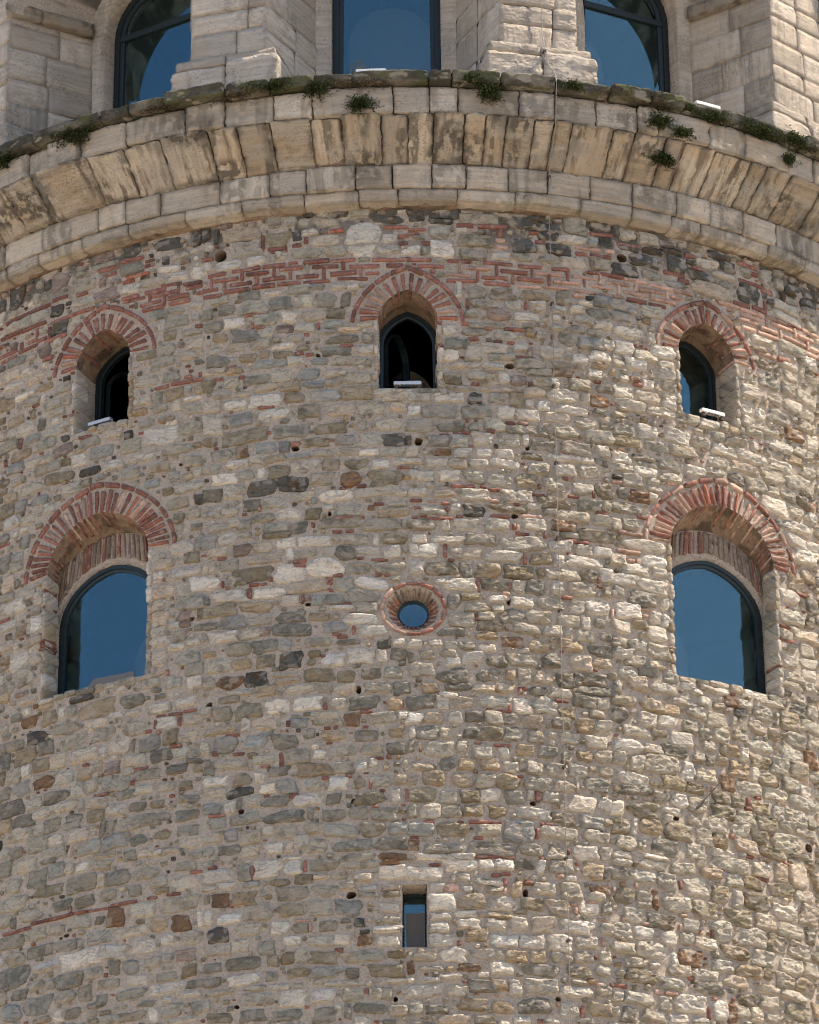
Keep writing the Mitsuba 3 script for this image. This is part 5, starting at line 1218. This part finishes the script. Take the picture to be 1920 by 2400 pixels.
# ---------------------------------------------------------------- small things on the tower
def floodlight(center_s, z, r, length, tilt, label, white=False, group=None):
    k = numbered('floodlight')
    o = normal_at(center_s)
    a = center_s / R
    t = np.array([math.cos(a), math.sin(a), 0])
    t = t * math.cos(tilt) + np.array([0, 0, 1.0]) * math.sin(tilt)
    up = np.cross(o, t)
    up = up if up[2] > 0 else -up
    p0 = o * r + np.array([0, 0, z])

    def tw(q):
        return p0 + q[..., 0:1] * t + q[..., 1:2] * up + q[..., 2:3] * o
    L = length / 2
    b = Batch()
    block(b, box8(-L, L, -.028, .028, -.045, .045), 'w', tw, .012, 0, 5, .05, rng, 8)
    block(b, box8(-L * .48, L * .48, -.036, -.026, -.03, .048), 'w', tw, .004, 0, 5, .1, rng, 4)
    for x in (-.8, .8):
        block(b, box8(x * L - .02, x * L + .02, -.085, -.02, -.03, .03), 'w', tw, .004, 0, 5, .1, rng, 3)
    m = b.finish()
    scene[k + '__housing'] = mikit.ply((m[0][0], m[0][1]), 'white_paint_bsdf' if white else 'alloy_bsdf', smooth=30)
    scene[k + '__lens'] = mikit.ply((m[1][0], m[1][1]), 'lens_bsdf', smooth=30)
    scene[k + '__bracket'] = mikit.ply((m[2][0], m[2][1]), 'iron_bsdf', smooth=30)
    scene[k + '__bracket_001'] = mikit.ply((m[3][0], m[3][1]), 'iron_bsdf', smooth=30)
    q = np.linspace(0, 1, 9)[:, None]
    c0, c1, c2 = p0 + t * L * .5 - up * .03, p0 + t * L * .9 - up * .12 + o * .02, p0 + t * (L + .10) - up * .07 - o * .18
    scene[k + '__cable'] = mikit.ply(tube((1 - q) ** 2 * c0 + 2 * q * (1 - q) * c1 + q * q * c2, .006, 6), 'iron_bsdf', smooth=True)
    tag(k, label, 'floodlight', group)


G = 'floodlights on the tower'
floodlight(-.01, 22.745, 8.15, .38, 0, 'slim grey floodlight on the sill of the middle pointed window', group=G)
floodlight(-4.52, 22.79, 8.14, .38, 0, 'slim grey floodlight on the sill of the left pointed window, in shade', group=G)
floodlight(4.40, 22.79, 8.20, .38, 0, 'slim sunlit floodlight on the sill of the right pointed window', white=True, group=G)  # alloy housing coloured white, the sunlight painted into it
floodlight(-.43, 27.10, 9.05, .42, 0, 'thin white floodlight on the ledge below the middle gallery window', white=True, group=G)
floodlight(4.02, 27.14, 9.00, .40, 0, 'bright white floodlight on the ledge below the right gallery window', white=True, group=G)

# lightning conductor: from a pier, over the cornice and down the wall
def at(deg, r, z):
    a = math.radians(deg)
    return [r * math.sin(a), -r * math.cos(a), z]


line = [at(13.1, 8.50, 33.0), at(13.1, 8.52, 28.2), at(13.0, 8.62, 27.95), at(13.0, 8.68, 27.85), at(13.0, 8.70, 27.6), at(13.1, 9.13, 27.12), at(13.15, 9.16, 26.95), at(13.2, 9.08, 26.6), at(13.3, 8.95, 26.35), at(13.4, 8.55, 26.0),
        at(13.5, 8.49, 25.75), at(13.6, 8.47, 25.5), at(13.72, 8.31, 25.2), at(13.8, 8.30, 24.4)]
clips = [24.0, 22.75, 21.6, 20.5, 19.45, 18.4, 17.25, 16.0, 14.9, 13.6]
for i, z in enumerate(clips):
    line.append(at(13.8 - .006 * i + .02 * (-1) ** i, 8.305, z))
lp = np.array(line)
fine = np.concatenate([lp[i] + (lp[i + 1] - lp[i]) * np.linspace(0, 1, 6)[:-1, None] for i in range(len(lp) - 1)] + [lp[-1:]])
scene['lightning_conductor__cable'] = mikit.ply(tube(fine, .006, 7), 'steel_bsdf', smooth=True)
for z in [27.75, 25.85] + clips:
    i = int(np.argmin(abs(fine[:, 2] - z)))
    p = fine[i]
    o = np.array([p[0], p[1], 0]) / np.linalg.norm(p[:2])
    t = np.cross([0, 0, 1.0], o)
    b = Batch()
    block(b, [[[p + x * t + y * np.array([0, 0, 1.0]) + h * o for h in (-.07, .014)] for y in (-.016, .016)] for x in (-.02, .02)], 'k', lambda q: q, .004, 0, 5, .1, rng, 3)
    v, f, c, r, _ = b.finish()[0]
    put('lightning_conductor__clip', (v, f), 'iron_bsdf', 30)
tag('lightning_conductor', 'thin metal cable running straight down the cornice and rubble wall on dark clips', 'cable')

# an iron rod with eyes at its ends, standing off the wall
pa, pb_ = wrap(np.array([4.38, 17.53, .10])), wrap(np.array([3.82, 16.88, .06]))
d = (pa - pb_) / np.linalg.norm(pa - pb_)
nn = normal_at(4.1)
sd = np.cross(d, nn)
g9 = np.linspace(0, 2 * np.pi, 13)
rod = [tube(np.array([pb_ + (pa - pb_) * t + nn * .02 * math.sin(3.1 * t) for t in np.linspace(0, 1, 10)]), .0075, 7),
       tube(np.stack([pa + d * .022 + .022 * (np.cos(x) * d + np.sin(x) * sd) for x in g9 + .01]), .005, 6)]
loop = np.stack([pb_ + d * (.12 + .12 * math.cos(x)) + sd * .016 * math.sin(x) for x in g9 + .01])
rod.append(tube(loop, .005, 6))
rod.append(tube(np.array([wrap(np.array([4.1, 17.2, -.05])), wrap(np.array([4.1, 17.2, .04])), wrap(np.array([4.1, 17.2, .12]))]), .007, 6))
scene['iron_rod'] = mikit.ply(join(rod), 'iron_bsdf', smooth=40)
tag('iron_rod', 'thin rusty iron rod with an eye, slanting across the sunlit wall low right', 'rod')


# weeds rooted in the joints of the cornice
def tuft(deg, r, z, width, height, n, seed, bsdf, hang=.4, size=.02):
    """A cushion of small leaves on stalks from one root: returns (leaf mesh, uv, stem mesh)."""
    g_ = np.random.default_rng(seed)
    a = math.radians(deg)
    o = np.array([math.sin(a), -math.cos(a), 0])
    t = np.array([math.cos(a), math.sin(a), 0])
    up = np.array([0, 0, 1.0])
    root = o * (r - .03) + up * z
    stems, pts = [], []
    ns = max(9, int(n / 26))
    for i in range(ns):
        x = g_.normal(0, .38) * width
        dz = (g_.uniform(-1, .45) * hang + g_.uniform(-.3, .5) * (1 - hang)) * height
        out = g_.uniform(.05, .20) * min(1, (width + height) * 2.2)
        end = root + t * x + up * dz + o * out
        bend = root + t * x * .6 + up * (dz * .35 + .03) + o * out * .8
        q = np.linspace(0, 1, 7)[:, None]
        c = (1 - q) ** 2 * root + 2 * q * (1 - q) * bend + q * q * end
        c = c + (root - c) * 0
        stems.append(tube(c + np.linspace(0, 1, 7)[:, None] * 0, .0025, 4))
        for j in range(int(n / ns)):
            b = g_.uniform(.35, 1)
            pts.append((1 - b) ** 2 * root + 2 * b * (1 - b) * bend + b * b * end + g_.normal(0, .018 + .03 * width, 3) * [1, 1, .8])
    pts = np.array(pts)
    keepq = np.hypot(pts[:, 0], pts[:, 1]) > r - .01
    pts = pts[keepq]
    m = len(pts)
    d1 = g_.normal(0, 1, (m, 3)) + o * .3 + up * .1
    d1 /= np.linalg.norm(d1, axis=1, keepdims=True)
    d2 = np.cross(d1, g_.normal(0, 1, (m, 3)))
    d2 /= np.linalg.norm(d2, axis=1, keepdims=True)
    L = g_.uniform(.6, 1.3, (m, 1)) * size
    v = np.stack([pts - d1 * L, pts + d2 * L * .42, pts + d1 * L, pts - d2 * L * .42], 1).reshape(-1, 3)
    k = np.arange(m)[:, None] * 4
    f = np.concatenate([k + [0, 1, 2], k + [0, 2, 3]])
    uv = np.repeat(np.stack([g_.uniform(0, 1, m) ** 1.6, g_.uniform(0, 1, m)], 1), 4, 0)
    return (v, f), uv, join(stems)


def weed(deg, r, z, width, height, n, seed, label, bsdf='leaf_bsdf', hang=.4, size=.02, name='wall_weed', group=None):
    k = numbered(name)
    m, uv, st = tuft(deg, r, z, width, height, n, seed, bsdf, hang, size)
    scene[k + '__leaves'] = mikit.ply(m, bsdf, smooth=False, uv=uv)
    scene[k + '__stem'] = mikit.ply(st, 'dry_bsdf', smooth=True, uv=np.full((len(st[0]), 2), .3))
    labels[k + '__leaves'] = {'kind': 'stuff'}
    tag(k, label, 'plant', group)


weed(-30.64, 9.03, 26.85, 0.46, 0.32, 1680, 40, 'large dark green weed hanging over the cornice at the far left', hang=0.6, group='weeds in the cornice')
weed(-39.08, 9.03, 26.88, 0.37, 0.27, 1200, 41, 'dark green weed cut by the left edge of the view, on the cornice', hang=0.6, group='weeds in the cornice')
weed(-11.82, 9.06, 26.94, 0.50, 0.15, 1040, 42, 'low green weed under the ledge, left of the middle gallery window', hang=0.5, group='weeds in the cornice')
weed(-7.60, 9.03, 26.86, 0.26, 0.27, 1040, 43, 'bright green weed under the ledge below the left jamb of the middle gallery window', hang=0.7, group='weeds in the cornice')
weed(-3.96, 9.03, 26.58, 0.26, 0.25, 1440, 44, 'round dark green weed in the cornice joint below the middle gallery window', hang=0.45, group='weeds in the cornice')
weed(5.77, 9.06, 26.95, 0.29, 0.15, 800, 45, 'small yellowish weed under the ledge, just left of a hanging green one', hang=0.5, group='weeds in the cornice')
weed(7.29, 9.03, 26.81, 0.31, 0.32, 1360, 46, 'green weed hanging under the ledge below the pier right of the middle window', hang=0.75, group='weeds in the cornice')
weed(14.68, 9.06, 26.97, 0.26, 0.16, 800, 47, 'small green weed at the ledge under the right gallery window', hang=0.5, group='weeds in the cornice')
weed(22.98, 9.03, 26.65, 0.29, 0.23, 1040, 48, 'dark green weed on the cornice right of centre, left of its pair', hang=0.6, group='weeds in the cornice')
weed(24.99, 9.03, 26.57, 0.26, 0.23, 960, 49, 'dark green weed on the cornice right of centre, right of its pair', hang=0.6, group='weeds in the cornice')
weed(23.94, 8.74, 26.23, 0.31, 0.25, 1520, 50, 'round green weed lowest on the cornice, among the sloping stones', hang=0.45, group='weeds in the cornice')
weed(25.55, 9.06, 26.95, 0.24, 0.13, 600, 51, 'thin pale weed under the ledge on the right, beside a mossy stretch', hang=0.5, group='weeds in the cornice')
weed(28.20, 9.06, 26.89, 0.40, 0.17, 960, 52, 'spreading green weed under the ledge below the bright floodlight', hang=0.5, group='weeds in the cornice')
weed(33.19, 9.06, 26.91, 0.61, 0.21, 1680, 53, 'long mat of green weed under the ledge near the right edge', hang=0.5, group='weeds in the cornice')
weed(37.59, 9.06, 26.95, 0.55, 0.23, 1680, 54, 'thick mat of green weed at the far right of the ledge', hang=0.5, group='weeds in the cornice')
weed(36.61, 9.03, 26.64, 0.20, 0.21, 640, 55, 'small dark weed below the mat of weeds at the far right', hang=0.6, group='weeds in the cornice')
# dry roots and moss hanging under the lip of the slab
weed(-21.75, 9.06, 26.92, 0.55, 0.18, 700, 80, 'brown dry tuft under the ledge on the left', 'dry_bsdf', .7, .016, 'dry_weed', 'dry growth under the ledge')
weed(-14.92, 9.06, 26.89, 0.55, 0.16, 700, 81, 'brown dry fringe under the ledge left of the first green weeds', 'dry_bsdf', .7, .016, 'dry_weed', 'dry growth under the ledge')
weed(-3.90, 9.06, 26.90, 0.99, 0.18, 700, 82, 'wide fringe of dry brown roots under the ledge below the middle gallery window', 'dry_bsdf', .7, .016, 'dry_weed', 'dry growth under the ledge')
weed(19.68, 9.06, 26.96, 0.77, 0.18, 700, 83, 'fringe of dry brown roots under the ledge below the right gallery window', 'dry_bsdf', .7, .016, 'dry_weed', 'dry growth under the ledge')
weed(23.37, 9.06, 26.91, 0.44, 0.16, 700, 84, 'short dry brown tuft under the ledge right of centre', 'dry_bsdf', .7, .016, 'dry_weed', 'dry growth under the ledge')

# dry grass on the ledge
g_ = np.random.default_rng(3)
gr = []
for i in range(7):
    p0 = np.array(at(-4.6 + g_.normal(0, .25), 9.06, 27.06))
    e = p0 + np.array([g_.uniform(-.02, .16), g_.uniform(-.05, .05), g_.uniform(.06, .24)])
    m = (p0 + e) / 2 + np.array([-.02, 0, .04])
    q = np.linspace(0, 1, 8)[:, None]
    gr.append(tube((1 - q) ** 2 * p0 + 2 * q * (1 - q) * m + q * q * e, .003, 4))
    gr.append(tube(np.linspace(e, e + [.04, 0, .012], 4), .007, 5))
gv = join(gr)
scene['dry_grass'] = mikit.ply(gv, 'dry_bsdf', smooth=True, uv=np.full((len(gv[0]), 2), .9))
tag('dry_grass', 'few dry grass stalks standing on the ledge before the middle gallery window', 'grass')
